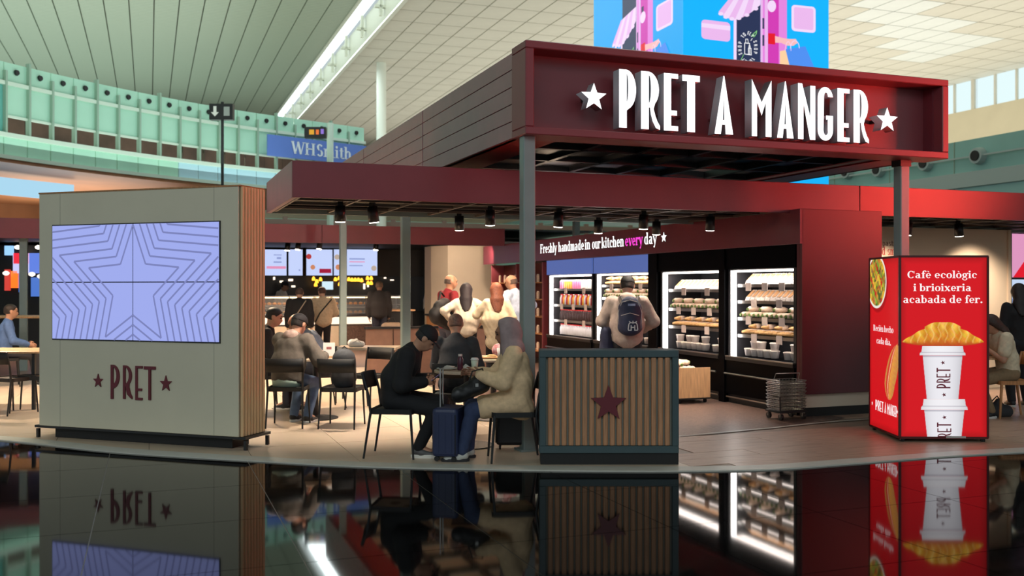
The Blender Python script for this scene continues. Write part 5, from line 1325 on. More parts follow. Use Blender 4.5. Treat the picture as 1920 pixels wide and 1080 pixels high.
# left face
def left_art(x, y):
    col = redbase(x, y); X = 22+x*(158-22)  # 22..158, from the far edge to the near edge
    Yl = 40+(x)*-10; Y = (1-y)*955+38
    bx_, by_ = (X-55)/46., (Y-168)/150.; r = np.sqrt(bx_**2+by_**2)
    shm = sstep(-((X-60)/48.)**2-((Y-182)/158.)**2, -1.1, -.9)*.35; col = mixc(col, shm, (90, 0, 8))
    col = mixc(col, sstep(-r, -1.03, -.99), (236, 232, 220)); food = np.stack([168+70*nz(bx_, by_, 7, 1), 138+70*nz(bx_, by_, 9, 2), 50+30*nz(bx_, by_, 6, 5)], -1)
    food = mixc(food, (nz(bx_, by_, 5, 3) > .35)*.9, (70, 92, 40)); food = mixc(food, (nz(bx_, by_, 6, 8) > .45)*.9, (196, 40, 36)); food = mixc(food, (nz(bx_, by_, 4, 11) > .3)*.8, (238, 190, 60))
    col = mixc(col, sstep(-r, -.93, -.89), food)
    # baguette standing on its end
    t = (Y-500)/305.; cxm = 150-44*np.clip(t, 0, 1)**.8+ (t > .75)*(t-.75)*30; hwid = 24*np.sqrt(np.clip(1-(2*t-1.05)**2, 0, 1))+1
    mm = ((t > 0.0) & (t < 1.02) & (np.abs(X-cxm) < hwid)).astype(float); s = (X-cxm)/hwid
    bread = np.stack([226-30*np.abs(s), 150-20*np.abs(s)+14*nz(X, Y, .15), 64+10*nz(X, Y, .2)], -1); bread = mixc(bread, ((s > -.75) & (s < -.2))*.9, (206, 50, 40)); bread = mixc(bread, ((s > -.45) & (s < -.3))*.8, (250, 206, 160))
    col = mixc(col, mm, bread); return col, np.ones(x.shape, bool)
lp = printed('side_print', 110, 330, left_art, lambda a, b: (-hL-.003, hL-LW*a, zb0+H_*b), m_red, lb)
def lz(a, y, off=.006): return (-hL-off, hL-LW*a, zb0+H_*y)
for t_, xa, xb, yb, xh in (('Recién hecho', .14, .82, .572, .020), ('cada día.', .25, .74, .500, .020)):
    part('lettering', text_mb(t_, lambda x, y, d: lz(xa+(xb-xa)*x, yb+y*xh*1.25), sp=.03), m_txtw, lb, rel=True)
wd = [('P', .16, .24), ('R', .255, .33), ('E', .345, .40), ('T', .41, .475), ('A', .52, .585), ('M', .63, .70), ('A', .705, .765), ('N', .775, .83), ('G', .838, .885), ('E', .893, .93), ('R', .938, .985)]
for ch, a, b in wd:
    a2, b2 = .08+a*.86, .08+b*.86
    me = shape_mesh('letter', deco(ch, .34), 1, [m_txtw], lambda x, y, d: lz(a2+(b2-a2)*x, .105+y*.062, .0065-.0005*d)); link('letter', me, lb)
for a in (.13, .97):
    me = shape_mesh('star', [star_pts(0, 0, 1, .4)], 1, [m_txtw], lambda x, y, d: lz(a-.03+x*.025, .138+y*.013, .0065-.0005*d)); link('star', me, lb)
# ------------------------------------------------------------------ shop back: walls, counter, menu screens
def ustruct(name, mb, m):
    mb.v = [tuple(W(*p)) for p in mb.v]; return struct(name, mb, m)
m_dkwall = mat('dark_back_wall', (62, 54, 48), .7, noise=.1, scale=2)
ustruct('wall_shop_back', MB().box(-9, 9, 27.4, 27.6, 0, 2.7), m_dkwall)
pil = uthing('shop_pillar', 'broad cream pillar behind the standing group', 'pillar', 7.3, 23.2)
part('shaft', MB().add([(6.62,23.5,0),(6.88,22.9,0),(8.08,22.9,0),(8.08,24.1,0),(6.62,24.1,0),(6.62,23.5,2.62),(6.88,22.9,2.62),(8.08,22.9,2.62),(8.08,24.1,2.62),(6.62,24.1,2.62)], [(0,1,6,5),(1,2,7,6),(2,3,8,7),(3,4,9,8),(4,0,5,9),(5,6,7,8,9),(4,3,2,1,0)]), m_cream, pil)
part('skirting', MB().box(6.88, 8.08, 22.87, 22.9, 0.015, .12), m_dark, pil)
wl = uthing('side_wall', 'cream wall panel behind the red light box with printed lettering', 'wall', 10.6, 11.7)
part('wall_panel', MB().box(8.66, 12.72, 11.65, 11.8, 0.012, 2.50), m_cream, wl)
part('wall_end', MB().box(12.72, 12.78, 11.62, 11.83, 0.012, 2.50), m_cream, wl)
m_pb = mat('print_brown', (96, 58, 50), .6); m_prd = mat('print_red', (190, 58, 50), .6)
def wtxt(t_, pxa, pxb, pyb, m, xh):
    ua, z = uz(pxa, pyb, 11.64); ub, _ = uz(pxb, pyb, 11.64)
    part('lettering', text_mb(t_, lambda x, y, d: (ua+(ub-ua)*x, 11.645, z+y*xh)), m, wl)
wtxt('pastr', 1655, 1680, 461, m_pb, .06); wtxt('d sm', 1654, 1679, 478, m_prd, .085)
# service counter with glass case
ct = uthing('service_counter', 'long service counter with lit glass case at the rear of the shop', 'counter', 4.5, 24.6)
part('counter_body', MB().box(1.6, 6.3, 24.6, 25.3, 0.015, .88), mat('counter_dark', (52, 44, 40), .5), ct)
part('front_panel', MB().box(4.55, 6.3, 24.55, 24.6, .1, .62), mat('woven_front', (104, 78, 66), .6, noise=.35, scale=30), ct)
part('front_panel', MB().box(1.6, 4.5, 24.55, 24.6, .1, .62), m_cream, ct)
part('light_strip', MB().box(1.6, 6.3, 24.5, 24.55, .66, .84), mat('counter_glow', (255, 226, 196), emit=1.6), ct)
part('worktop', MB().box(1.6, 6.3, 24.5, 25.4, .88, .92), m_steel, ct)
part('case_glass', MB().box(2.3, 6.2, 24.56, 24.57, .92, 1.35), m_glass, ct)
part('case_top', MB().box(2.3, 6.2, 24.55, 25.1, 1.35, 1.375), m_steel, ct)
for k in range(5): part('case_upright', MB().box(2.3+k*.96, 2.33+k*.96, 24.56, 24.6, .92, 1.36), m_steel, ct)
part('case_shelf', MB().box(2.32, 6.18, 24.62, 25.1, 1.13, 1.14), m_steel, ct); part('light_strip', MB().box(2.32, 6.18, 24.6, 24.63, 1.32, 1.345), mat('warm_tube', (255, 214, 160), emit=6), ct)
m_past = mat('pastry', (214, 140, 60), .6, noise=.3, scale=40)
pp = thing('pastry', 'x', 'pastry', (0,0,0)); part('bun', MB().lathe([(.03,0),(.055,.02),(.05,.05),(.02,.065)], 10), m_past, pp, True); part('glaze', MB().lathe([(.035,.056),(.02,.068),(.004,.07)], 10), mat('glaze', (250, 206, 150), .3), pp, True)
fp_ = True
for z, nn in ((.925, 30), (1.143, 28)):
    for k in range(nn):
        u = 2.42+k*.128
        if u > 6.1: continue
        if fp_: o = pp; o.location = W(u, 24.78, z); fp_ = False
        else: o = copy_tree(pp, W(u, 24.78+random.uniform(-.04, .08), z), random.random()*3)
        o['label'] = 'golden glazed bun, %s on the %s of the counter case' % (('%d%s from the left' % (k+1, {1: 'st', 2: 'nd', 3: 'rd'}.get((k+1) % 10 if k+1 not in (11, 12, 13) else 0, 'th'))), 'floor' if z < 1 else 'upper shelf'); o['group'] = 'buns in the counter case, %s row' % ('lower' if z < 1 else 'upper'); o.scale = (1.05,)*3
# menu screens
m_menu = mat('menu_screen', (198, 212, 252), emit=1.0)
tints = {'a': (150, 120, 190), 'b': (190, 60, 60), 'c': (214, 140, 100), 'd': (170, 20, 60), 'e': (196, 176, 160), 'f': (150, 165, 220), 'g': (238, 150, 190)}
tm = {k: mat('menu_tint_'+k, v, emit=.9) for k, v in tints.items()}
menus = [(487, 538, 'menu screen furthest left, with faint script', [('f', 513, 528, 477, 479), ('f', 519, 527, 482, 486), ('f', 513, 528, 490, 493), ('g', 500, 536, 499, 504)]),
         (540.5, 568, 'narrow menu screen second from the left, almost blank', [('f', 560, 563, 505, 508)]),
         (574, 624, 'middle menu screen with red and orange dish pictures', [('b', 574, 584, 476, 486), ('c', 582, 591, 496, 506), ('d', 599, 621, 504, 512)]),
         (625.5, 641, 'narrow menu screen beside the left inner post with dish pictures', [('e', 627, 637, 478, 486), ('c', 629, 639, 497, 505)]),
         (650, 708, 'menu screen furthest right, with a cup picture', [('f', 655, 684, 484, 487), ('g', 655, 684, 490, 492), ('f', 655, 680, 497, 499), ('e', 696, 706, 495, 511)])]
for px0, px1, lab, marks in menus:
    ua, zt_ = uz(px0, 467.5, 26.9); ub, zb_ = uz(px1, 516.5, 26.9); m0 = uthing('menu_screen', lab, 'screen', (ua+ub)/2, 26.95, zb_, 'menu screens over the counter')
    part('screen_casing', MB().box(ua, ub, 26.92, 27.0, zb_-.01, zt_+.01), m_dark, m0); part('screen_face', MB().box(ua+.01, ub-.01, 26.9, 26.92, zb_, zt_), m_menu, m0)
    for c, a, b, t, bt in marks:
        x0, z1_ = uz(a, t, 26.89); x1, z0_ = uz(b, bt, 26.89)
        if c in 'bc' or (c == 'e' and b-a < 11): part('picture', MB().lathe([((x1-x0)/2, -.002), ((x1-x0)/2, .002)], 16, (0,0,0)), tm[c], m0, rel=True).matrix_local = Matrix.Translation(((x0+x1)/2-(ua+ub)/2, -.065, (z0_+z1_)/2-zb_)) @ Matrix.Rotation(R(90), 4, 'X')
        else: part('print', MB().box(x0, x1, 26.885, 26.9, z0_, z1_), tm[c], m0)
    part('bracket', MB().box((ua+ub)/2-.03, (ua+ub)/2+.03, 26.95, 27.385, (zb_+zt_)/2-.03, (zb_+zt_)/2+.03), m_dark, m0)
# heated shelf with glowing lamps, equipment
hs = uthing('heated_shelf', 'rear hot shelf with a row of glowing orange lamps under the menus', 'shelf', 5, 27.1, 1.3)
part('back', MB().box(1.5, 8.3, 27.3, 27.38, .9, 1.9), m_dark, hs); part('shelf', MB().box(1.5, 6.6, 26.8, 27.3, 1.3, 1.33), m_steel, hs); part('shelf', MB().box(1.5, 6.6, 26.8, 27.3, 1.02, 1.05), m_steel, hs); part('leg', MB().box(1.5, 1.55, 26.8, 27.3, .015, 1.3), m_steel, hs); part('leg', MB().box(6.5, 6.55, 26.8, 27.3, .015, 1.3), m_steel, hs)
m_or = mat('orange_glow', (255, 176, 50), emit=2.6)
for k, (px, py) in enumerate([(588, 522), (594, 527), (601, 523), (592, 533), (629, 523), (636, 521), (637, 532), (654, 523), (660, 524), (666, 524), (672, 524), (678, 525), (689, 521), (696, 521), (690, 530), (696, 530)]):
    u, z = uz(px, py, 26.95); e = part('heat_lamp', MB().lathe([(.02,.05),(.045,0),(.05,-.05),(.03,-.06)], 10, (u, 26.95, z)), m_or, hs)
for px, py, w_, h_ in ((528, 528, .1, .05), (545, 525, .12, .06), (550, 537, .1, .05), (690, 505+30, .04, .1), (683, 537, .05, .16), (722, 521, .06, .04), (514, 522, .05, .08), (735, 525, .1, .03), (536, 536, .05, .03)):
    u, z = uz(px, py, 27.2); part('light', MB().box(u-w_/2, u+w_/2, 27.18, 27.22, z-h_/2, z+h_/2), mat('warm_white_glow', (255, 232, 206), emit=2.0), hs)
ti = uthing('till_screen', 'small white till screen on the service counter', 'screen', u_at(614, 25), 25, .92)
u, z = uz(614, 535, 25); part('screen', MB().box(u-.14, u+.14, 24.97, 25.0, z-.11, z+.1), mat('till_white', (214, 240, 252), emit=1.0), ti); part('stand', MB().box(u-.02, u+.02, 25, 25.03, .92, z-.05), m_dark, ti)
ma = uthing('coffee_machine', 'steel coffee machine on the left end of the service counter', 'machine', 2.1, 24.95, .92)
part('body', MB().rbox(1.5, 2.24, 24.75, 25.2, .92, 1.42, .04), m_steel, ma); part('cup_rail', MB().box(1.55, 2.2, 24.78, 25.15, 1.42, 1.46), m_dark, ma)
for k in range(5): part('cup', MB().lathe([(.028,0),(.036,.08)], 10, (1.6+k*.135, 24.9, 1.46)), m_white, ma)
for k in range(2): part('group_head', MB().tube([(1.7+k*.33, 24.7, 1.12), (1.7+k*.33, 24.75, 1.2)], .035, 8), m_dark, ma)
ec = uthing('end_counter', 'orange wood condiment counter by the cream pillar', 'counter', 6.45, 21.6)
part('carcass', MB().box(6.2, 6.75, 21.2, 22.4, .1, .92), m_oak, ec); part('worktop', MB().box(6.15, 6.8, 21.15, 22.45, .92, .96), m_dark, ec); part('kick', MB().box(6.25, 6.7, 21.25, 22.35, .015, .1), m_black, ec)
dc = uthing('dark_counter', 'dark counter with pale worktop between inner post and pillar', 'counter', 5.7, 23.6)
part('carcass', MB().box(5.3, 6.15, 23.5, 24.2, .015, 1.0), m_black, dc); part('worktop', MB().box(5.25, 6.2, 23.45, 24.25, 1.0, 1.04), m_oakl, dc)
lp2 = uthing('lit_poster', 'small pinkish lit panel behind the man in the pale blue shirt', 'poster', 8.35, 22.9, .9)  # glowing panel added in place of pink-white lights of the shop beyond
part('panel', MB().box(8.2, 8.9, 22.96, 23.0, 1.35, 1.85), mat('pink_white_glow', (255, 220, 226), emit=1.4), lp2); part('stand', MB().box(8.5, 8.56, 22.98, 23.02, .015, 1.4), m_dark, lp2)
# screens and shop front in the left background
ls = thing('screen_wall', 'dark shop wall far left with glowing red and blue screens', 'shop front', tuple(G(20, 23)))
gx = G(20, 23).x
part('wall_panel', MB().box(-3, 2.6, .3, .4, 0, 2.6), m_black, ls)
for px0, px1, py0, py1, c in ((0, 14, 460, 478, (150, 200, 250)), (16, 44, 474, 512, (190, 190, 236)), (47, 72, 474, 512, (90, 120, 210)), (12, 24, 508, 540, (255, 120, 30)), (27, 32, 512, 548, (60, 120, 220)), (50, 72, 520, 556, (70, 110, 190)), (0, 8, 505, 545, (200, 60, 50)), (18, 44, 474, 494, (226, 40, 60))):
    x0, x1 = (px0-960)/F*23-gx, (px1-960)/F*23-gx; z0_, z1_ = CZ+(HY-py1)*23/F, CZ+(HY-py0)*23/F
    part('lit_screen', MB().box(x0, x1, .2 if c != (226, 40, 60) else .18, .3, z0_, z1_), mat('glow_%d_%d_%d' % c, c, emit=1.2), ls)
for px, py in ((25, 463), (38, 467), (64, 463), (3, 512), (52, 514), (68, 518)):
    part('lamp', MB().lathe([(.02,-.05),(.07,-.02),(.07,.02),(.02,.05)], 10, ((px-960)/F*22.9-gx, .1, CZ+(HY-py)*22.9/F)), mat('lamp_white', (255, 240, 220), emit=3), ls)
rs = uthing('advert_screen', 'tall lit advertising screen at the right edge in red, white and blue', 'screen', 14.6, 14.5)
ua = u_at(1901, 13.2)
part('casing', MB().box(ua-.03, ua+2.2, 13.25, 13.35, .015, 2.6), m_dark, rs)
for py0, py1, c in ((438, 520, (222, 150, 190)), (524, 560, (196, 214, 240)), (560, 575, (120, 140, 190)), (575, 612, (150, 180, 226))):
    _, a_ = uz(1905, py1, 13.2); _, b_ = uz(1905, py0, 13.2); part('picture', MB().box(ua, ua+2.1, 13.22, 13.25, a_, b_), mat('advert_%d' % c[0], c, emit=1.0), rs)
_, a_ = uz(1905, 520, 13.2); _, b_ = uz(1905, 480, 13.2); part('picture', MB().add([(ua, 13.215, a_), (ua+2.1, 13.215, a_), (ua+2.1, 13.215, b_+.3), (ua+.35, 13.215, b_)], [(0,1,2,3)]), mat('advert_red', (226, 16, 40), emit=1.0), rs)
part('stand', MB().box(ua, ua+2.1, 13.26, 13.34, .0, .05), m_dark, rs)

# ------------------------------------------------------------------ furniture
def chair(label, loc, rz, wood=False, group=None):
    r = thing('chair', label, 'chair', loc, rz, group)
    mt = m_oak if wood else m_dark; mseat = m_oak if wood else m_black; q = .016 if wood else .0115
    part('seat', MB().rbox(-.21, .21, -.20, .21, .435, .46, .05), mseat, r, bevel=.004)
    for k in (-1, 1):
        part('leg', MB().tube([(k*.19, .185, .44), (k*.205, .215, .013)], [q*1.15, q*.85], 8), mt, r)
        part('leg', MB().tube([(k*.205, -.255, .013), (k*.195, -.19, .44), (k*.2, -.215, .62), (k*.205, -.265, .80)], [q*.85, q*1.15, q*1.1, q], 8), mt, r)
    b = MB(); n = 10; P = []
    for z0_, z1_ in ((.645, .80),):
        vs = []
        for i in range(n+1):
            a = -1+2*i/n; x = a*.215; yb = -.225-.045*(1-a*a)
            for z, dy in ((z0_, 0), (z1_, -.035)):
                vs += [(x, yb+dy, z), (x, yb+dy-.014, z)]
        fs = []
        for i in range(n):
            o_ = i*4; fs += [(o_, o_+4, o_+6, o_+2), (o_+1, o_+3, o_+7, o_+5), (o_+2, o_+6, o_+7, o_+3), (o_, o_+1, o_+5, o_+4)]
        fs += [(0, 2, 3, 1), (n*4, n*4+1, n*4+3, n*4+2)]; b.add(vs, fs)
    part('backrest', b, mseat, r, True); return r
part_fr = MB()
def rtable(label, loc, r0, h_, top_m, group=None):
    r = thing('round_table', label, 'table', loc, 0, group)
    part('tabletop', MB().lathe([(r0-.01, h_-.03), (r0, h_-.025), (r0, h_-.005), (r0-.008, h_)], 32), top_m, r)
    part('column', MB().tube([(0,0,.03), (0,0,h_-.03)], .035, 14), m_dark, r); part('base_disc', MB().lathe([(.27,.013), (.27,.022), (.12,.032), (.04,.05)], 28), m_dark, r)
    part('top_plate', MB().box(-.15, .15, -.15, .15, h_-.04, h_-.03), m_dark, r); return r
m_ttop = mat('table_top_pale', (206, 184, 160), .25, noise=.05)
t1 = rtable('round pale table between the man with phone and the woman in beige coat', G(876, 9.72), .33, .775, m_ttop)
t2p = G(925, 11.7); t2 = rtable('pale table with red and white bag, in front of the shaven man in dark shirt', t2p, .40, .75, m_ttop)
t3 = rtable('pale round table on a black column base between the two black chairs on the left', G(592, 11.75), .36, .75, m_ttop)
c1 = chair('black chair the man with the phone sits on', G(742, 9.15), R(-90)-.12)
c2 = chair('black chair the woman in beige coat sits on', G(962, 8.93), R(90)+.1)
c3 = chair('black chair under the shaven man in the dark shirt', G(849, 10.42), .05)
c4 = chair('black chair under the person in the beanie, beside the tower', G(541, 11.1), .03)
c5 = chair('black chair holding a dark backpack, right of the beanie wearer', G(642, 11.05), -.1)
c6 = chair('empty black chair behind the chair with the backpack', G(690, 12.6), R(150))
c7 = chair('black chair under the man in the pale blue shirt, far side of the left table', G(604, 12.75), R(120))
c8 = chair('black chair at the far left table, nearest the tower', G(62, 12.4), R(100)); c9 = chair('black chair at the left edge of the picture', G(22, 12.2), R(-20))
c10 = chair('wooden chair with rounded back under the woman on the right', G(1892, 11.85), R(90), wood=True)
lt_ = thing('dining_table', 'wooden dining table on black legs left of the tower', 'table', tuple(G(30, 12.9)))
part('tabletop', MB().rbox(-.7, .5, -.4, .4, .74, .77, .03), m_oakl, lt_)
for a in (-.6, .4):
    for b in (-.33, .33): part('leg', MB().box(a-.02, a+.02, b-.02, b+.02, .013, .74), m_dark, lt_)
lt2 = thing('high_table', 'high wooden table further back left of the tower', 'table', tuple(G(30, 17)))
part('tabletop', MB().rbox(-.8, .8, -.35, .35, 1.06, 1.1, .03), m_oakl, lt2)
for a in (-.7, .7):
    for b in (-.3, .3): part('leg', MB().box(a-.02, a+.02, b-.02, b+.02, .013, 1.06), m_dark, lt2)
sb = thing('side_counter', 'low pale service table with a paper bag, behind the backpack chair', 'table', tuple(G(690, 13.5)))
part('tabletop', MB().box(-.42, .42, -.3, .3, .74, .77), m_ttop, sb)
for a in (-.39, .39):
    for b in (-.27, .27): part('leg', MB().tube([(a, b, .74), (a*1.02, b*1.02, .013)], .012, 8), m_dark, sb)
part('rail', MB().box(-.39, .39, .26, .28, .35, .38), m_dark, sb)
bd_ = uthing('low_divider', 'low brown panelled divider behind the side tables', 'divider', 4.4, 17)
for k in range(5): part('panel', MB().box(3.6+k*.5, 4.08+k*.5, 17, 17.05, .05, .85), mat('brown_panel', (128, 96, 82), .6, noise=.1), bd_)
part('top_rail', MB().box(3.58, 6.1, 16.96, 17.09, .85, .89), m_dark, bd_); part('base', MB().box(3.58, 6.1, 16.98, 17.07, .013, .05), m_dark, bd_)

# small things on the tables
def at_table(o, px, Y, z): o.location = G(px, Y, z)
def cup(label, loc, col=(236, 234, 226), h_=.10, lidc=(236, 236, 230)):
    r = thing('paper_cup', label, 'cup', loc); part('cup_body', MB().lathe([(.027,0),(.038,h_)], 16), mat('cup_%d_%d' % col[:2], col, .5), r, True)
    part('lid', MB().lathe([(.041,h_),(.041,h_+.01),(.034,h_+.014),(.033,h_+.022)], 16), mat('lid_%d' % lidc[0], lidc, .4), r, True); return r
cup('white paper cup with pale lid by the woman\'s hand', G(890, 9.62, .776), col=(206, 218, 196))
bt = thing('drink_bottle', 'small dark purple smoothie bottle on the nearest round table', 'bottle', G(863, 9.6, .776)); part('bottle', MB().lathe([(.026,0),(.03,.008),(.03,.11),(.02,.13),(.018,.14)], 14), mat('smoothie', (78, 34, 52), .25), bt, True); part('cap', MB().lathe([(.021,.14),(.021,.16)], 12), m_pot, bt)
pt = thing('plate', 'white plate with a napkin on the nearest round table', 'plate', G(838, 9.66, .776)); part('dish', MB().lathe([(.06,0),(.10,.014),(.103,.016),(.1,.018)], 24), m_white, pt); part('napkin', MB().add([(-.07,-.05,.02),(.06,-.06,.022),(.08,.05,.03),(-.05,.06,.02),(0,0,.045)], [(0,1,4),(1,2,4),(2,3,4),(3,0,4)]), m_white, pt)
nk_ = thing('napkin', 'crumpled white napkin beside the purple bottle', 'napkin', G(873, 9.78, .777)); part('paper', MB().add([(-.05,-.04,0),(.05,-.05,0),(.06,.04,0),(-.04,.05,0),(0,0,.05),(.03,-.02,.03)], [(0,1,5,4),(1,2,5),(2,3,4,5),(3,0,4),(3,2,1,0)]), m_white, nk_)
b_ = thing('shopping_bag', 'soft bag patterned in red and white on the second table', 'bag', G(948, 11.6, .751))
surf([pc((-.08, 0, .09), (.09, 0, .07), .085, .08, (0, 1, 0), .8), pc((0, 0, .05), (0, .02, .13), .09, .06)], .012, [(A3((0,0,0)), A3((0,0,-1)))], name='bag', mats=mat('red_white_cloth', (186, 40, 50), .7, noise=.4, scale=16, rgb2=(226, 208, 206)), parent=b_)
part('handle', MB().tube([(-.06, 0, .15), (-.03, 0, .21), (.04, 0, .2), (.07, 0, .14)], .006, 6), mat('red_white_cloth', (0,0,0)), b_)
w_ = thing('tumbler', 'clear plastic tumbler on the second table', 'cup', G(938, 11.42, .751)); part('cup_body', MB().lathe([(.028,0),(.04,.13)], 16), m_pot, w_, True); part('lid', MB().lathe([(.042,.13),(.03,.155)], 14), m_glass, w_)
tr_ = thing('food_tray', 'cardboard tray with food scraps on the second table', 'tray', G(922, 11.45, .751)); part('tray', MB().rbox(-.12, .12, -.07, .07, 0, .03, .02), m_box, tr_); part('food', MB().ball((0, 0, .035), (.06, .03, .02), 10, 6), m_bread, tr_, True)
mc = thing('table_card', 'white upright menu card on the left round table', 'card', G(617, 11.65, .751)); part('card', MB().box(-.07, .07, -.004, .004, .02, .18), m_white, mc); part('holder', MB().box(-.04, .04, -.02, .02, 0, .02), m_oakl, mc); part('print', MB().box(-.03, .03, -.0045, -.004, .1, .13), mat('print_grey', (150, 90, 90), .6), mc)
wb = thing('paper_bag', 'crumpled white paper bag on the pale side table', 'bag', G(668, 13.4, .771)); surf([pc((-.06, 0, .05), (.08, 0, .04), .06, .04), pc((-.02, 0, .06), (.0, .02, .1), .05, .02)], .012, [(A3((0,0,0)), A3((0,0,-1)))], name='bag', mats=m_white, parent=wb)
part('fold', MB().tube([(-.04, -.06, .07), (.03, -.05, .1), (.07, -.03, .06)], .008, 6), m_white, wb)
# luggage
def suitcase(label, loc, rz, w_, d_, h_, m, handle=True):
    r = thing('suitcase', label, 'suitcase', loc, rz)
    part('shell', MB().rbox(-w_/2, w_/2, -d_/2, d_/2, .055, .055+h_, .04), m, r)
    for k in range(3): part('rib', MB().box(-w_/2-.004, w_/2+.004, -d_/2+d_*(.25+.25*k)-.008, -d_/2+d_*(.25+.25*k)+.008, .10, h_), m, r)
    for a in (-1, 1):
        for b in (-1, 1): part('wheel', MB().tube([(a*(w_/2-.04)-.01, b*(d_/2-.04), .036), (a*(w_/2-.04)+.01, b*(d_/2-.04), .036)], .024, 10), m_black, r)
    part('zip', MB().tube([(-w_/2-.001, -d_/2+.02, .08), (-w_/2-.001, -d_/2+.02, h_)], .004, 4), m_black, r)
    if handle:
        for b in (-.05, .05): part('handle_rod', MB().tube([(b, d_/2-.05, .05+h_), (b, d_/2-.05, .42+h_)], .007, 8), m_steel, r)
        part('handle_grip', MB().tube([(-.06, d_/2-.05, .42+h_), (.06, d_/2-.05, .42+h_)], .012, 8), m_black, r)
    return r
suitcase('navy suitcase with raised steel handle in front of the woman\'s knees', G(842, 8.95, .004), R(80), .36, .24, .44, mat('navy_shell', (34, 44, 78), .45, noise=.1))
suitcase('black suitcase behind the chair of the woman in the beige coat', G(972, 9.55, .004), 0, .44, .26, .36, mat('black_shell', (24, 24, 30), .5), handle=False)
def backpack(label, loc, rz, m, sc=1, parent=None):
    r = thing('backpack', label, 'backpack', loc, rz)
    surf([pc((0, 0, .12*sc), (0, 0, .34*sc), .13*sc, .12*sc, (1, 0, 0), 1.15), pc((0, -.08*sc, .12*sc), (0, -.08*sc, .20*sc), .085*sc, .075*sc, (1, 0, 0), 1.2), pc((0, 0, .1*sc), (0, 0, .1*sc), .14*sc, .14*sc)], .014, [(A3((0,0,.0)), A3((0,0,-1)))], name='bag', mats=m, parent=r, disp=.002)
    for k in (-1, 1): part('strap', MB().tube([(k*.07*sc, .09*sc, .42*sc), (k*.09*sc, .16*sc, .3*sc), (k*.09*sc, .13*sc, .1*sc)], .013, 6, squash=.5), m_black, r)
    part('top_handle', MB().tube([(-.04, .06*sc, .44*sc), (0, .06*sc, .48*sc), (.04, .06*sc, .44*sc)], .008, 6), m_black, r)
    return r
backpack('dark grey backpack standing on the empty black chair', tuple(G(645, 11.08, .462)), .1, mat('pack_grey', (56, 58, 62), .8, noise=.15, scale=20), .95)
fb_ = thing('floor_bag', 'dark grey bag on the floor beside the red light box', 'bag', G(1868, 11.9, 0.006)); surf([pc((-.12, 0, .08), (.12, 0, .07), .1, .08), pc((0, 0, .1), (.02, 0, .2), .08, .03)], .014, [(A3((0,0,.008)), A3((0,0,-1)))], name='bag', mats=mat('bag_charcoal', (48, 48, 52), .8), parent=fb_); part('strap', MB().tube([(-.1, 0, .15), (0, -.02, .26), (.1, 0, .13)], .009, 6), m_black, fb_)
wt = thing('side_table', 'wooden table before the woman on the right', 'table', tuple(G(1842, 12.0))); part('tabletop', MB().rbox(-.3, .3, -.3, .3, .72, .75, .03), m_oakl, wt); part('column', MB().tube([(0,0,.02),(0,0,.72)], .03, 10), m_dark, wt); part('base_disc', MB().lathe([(.22,.01),(.2,.03),(.04,.05)], 20), m_dark, wt)

# ------------------------------------------------------------------ people
SK1, SK2, SK3 = (186, 136, 108), (204, 156, 130), (150, 104, 80)
# 1 man with phone
r, J = person('seated man in black jacket and black cap looking down at his phone', G(741, 9.15), R(-90)-.08, sit=True, H=1.70, h=.0115, lean=R(4), bend=R(30), head=(R(28), 0), lh=(-.05, .30, .73), rh=(.06, .29, .71), lf=(-.1, .40, .095), rf=(.09, .24, .10), lpole=(-.5, -.6, -1), rpole=(.5, -.6, -1),
    skin=SK1, top=(24, 23, 26), bottom=(20, 20, 24), hair='short', haircol=(22, 18, 18), cap=(20, 20, 24), shoe=(84, 82, 84), shoe_sole=(236, 232, 224), tw=.028, belly=.02, wide=1.05, curl=.9, knee_out=.15)
ph_o = thing('phone', 'phone held by the seated man in black', 'phone', tuple(Matrix.Rotation(R(-90)-.08, 3, 'Z') @ Vector((0, .385, .745)) + G(741, 9.15)), R(-90)-.08); 
e_ = part('phone_body', MB().bx(0, 0, 0, .072, .145, .009, rx=R(38)), m_dark, ph_o); part('phone_screen', MB().bx(0, -.002, .005, .066, .135, .002, rx=R(38)), mat('phone_glow', (150, 130, 190), emit=.8), ph_o)
# white flash on the trainers
# 2 woman in headscarf
r, J = person('seated woman in mauve headscarf and beige coat facing left', G(968, 8.95), R(90)+.05, sit=True, H=1.63, h=.0115, lean=R(-2), bend=R(9), head=(R(8), R(4)), lh=(-.10, .34, .80), rh=(.10, .40, .80), lf=(-.08, .50, .095), rf=(.11, .44, .095), lpole=(-.4, -.7, -1), rpole=(.4, -.6, -1),
    skin=SK3, top=(222, 190, 150), bottom=(48, 60, 92), hair='hijab', coat=.72, tw=.034, belly=.02, wide=1.08, shoe=(186, 186, 180), shoe_sole=(40, 40, 44), curl=.9, dis=.005, knee_out=.08)
hc, HF, HU, HS, nk, U2 = J['hc'], J['HF'], J['HU'], J['HS'], J['nk'], J['U2']
surf([pc(hc+HU*.035-HF*.025, hc-HU*.02-HF*.03, .108, .108, HF, 1.15), pc(hc-HU*.06-HF*.03, nk-U2*.02, .10, .105), pc(nk-U2*.0, nk-U2*.085+Vector((0, .03, 0)), .12, .135, (1, 0, 0), 1.25), pc(hc-HU*.085+HF*.03, nk+HF*.06, .06, .075)], .0115,
     [(A3(hc+HF*.062), A3((HF*.94+HU*.12).normalized()))], name='headscarf', mats=mat('scarf_mauve', (150, 130, 130), .85, noise=.15, scale=14, bump=.3), parent=r, disp=.003)
hb = thing('handbag', 'black handbag on the lap of the woman in beige coat', 'bag', tuple(G(885, 8.80, .60)), .5)
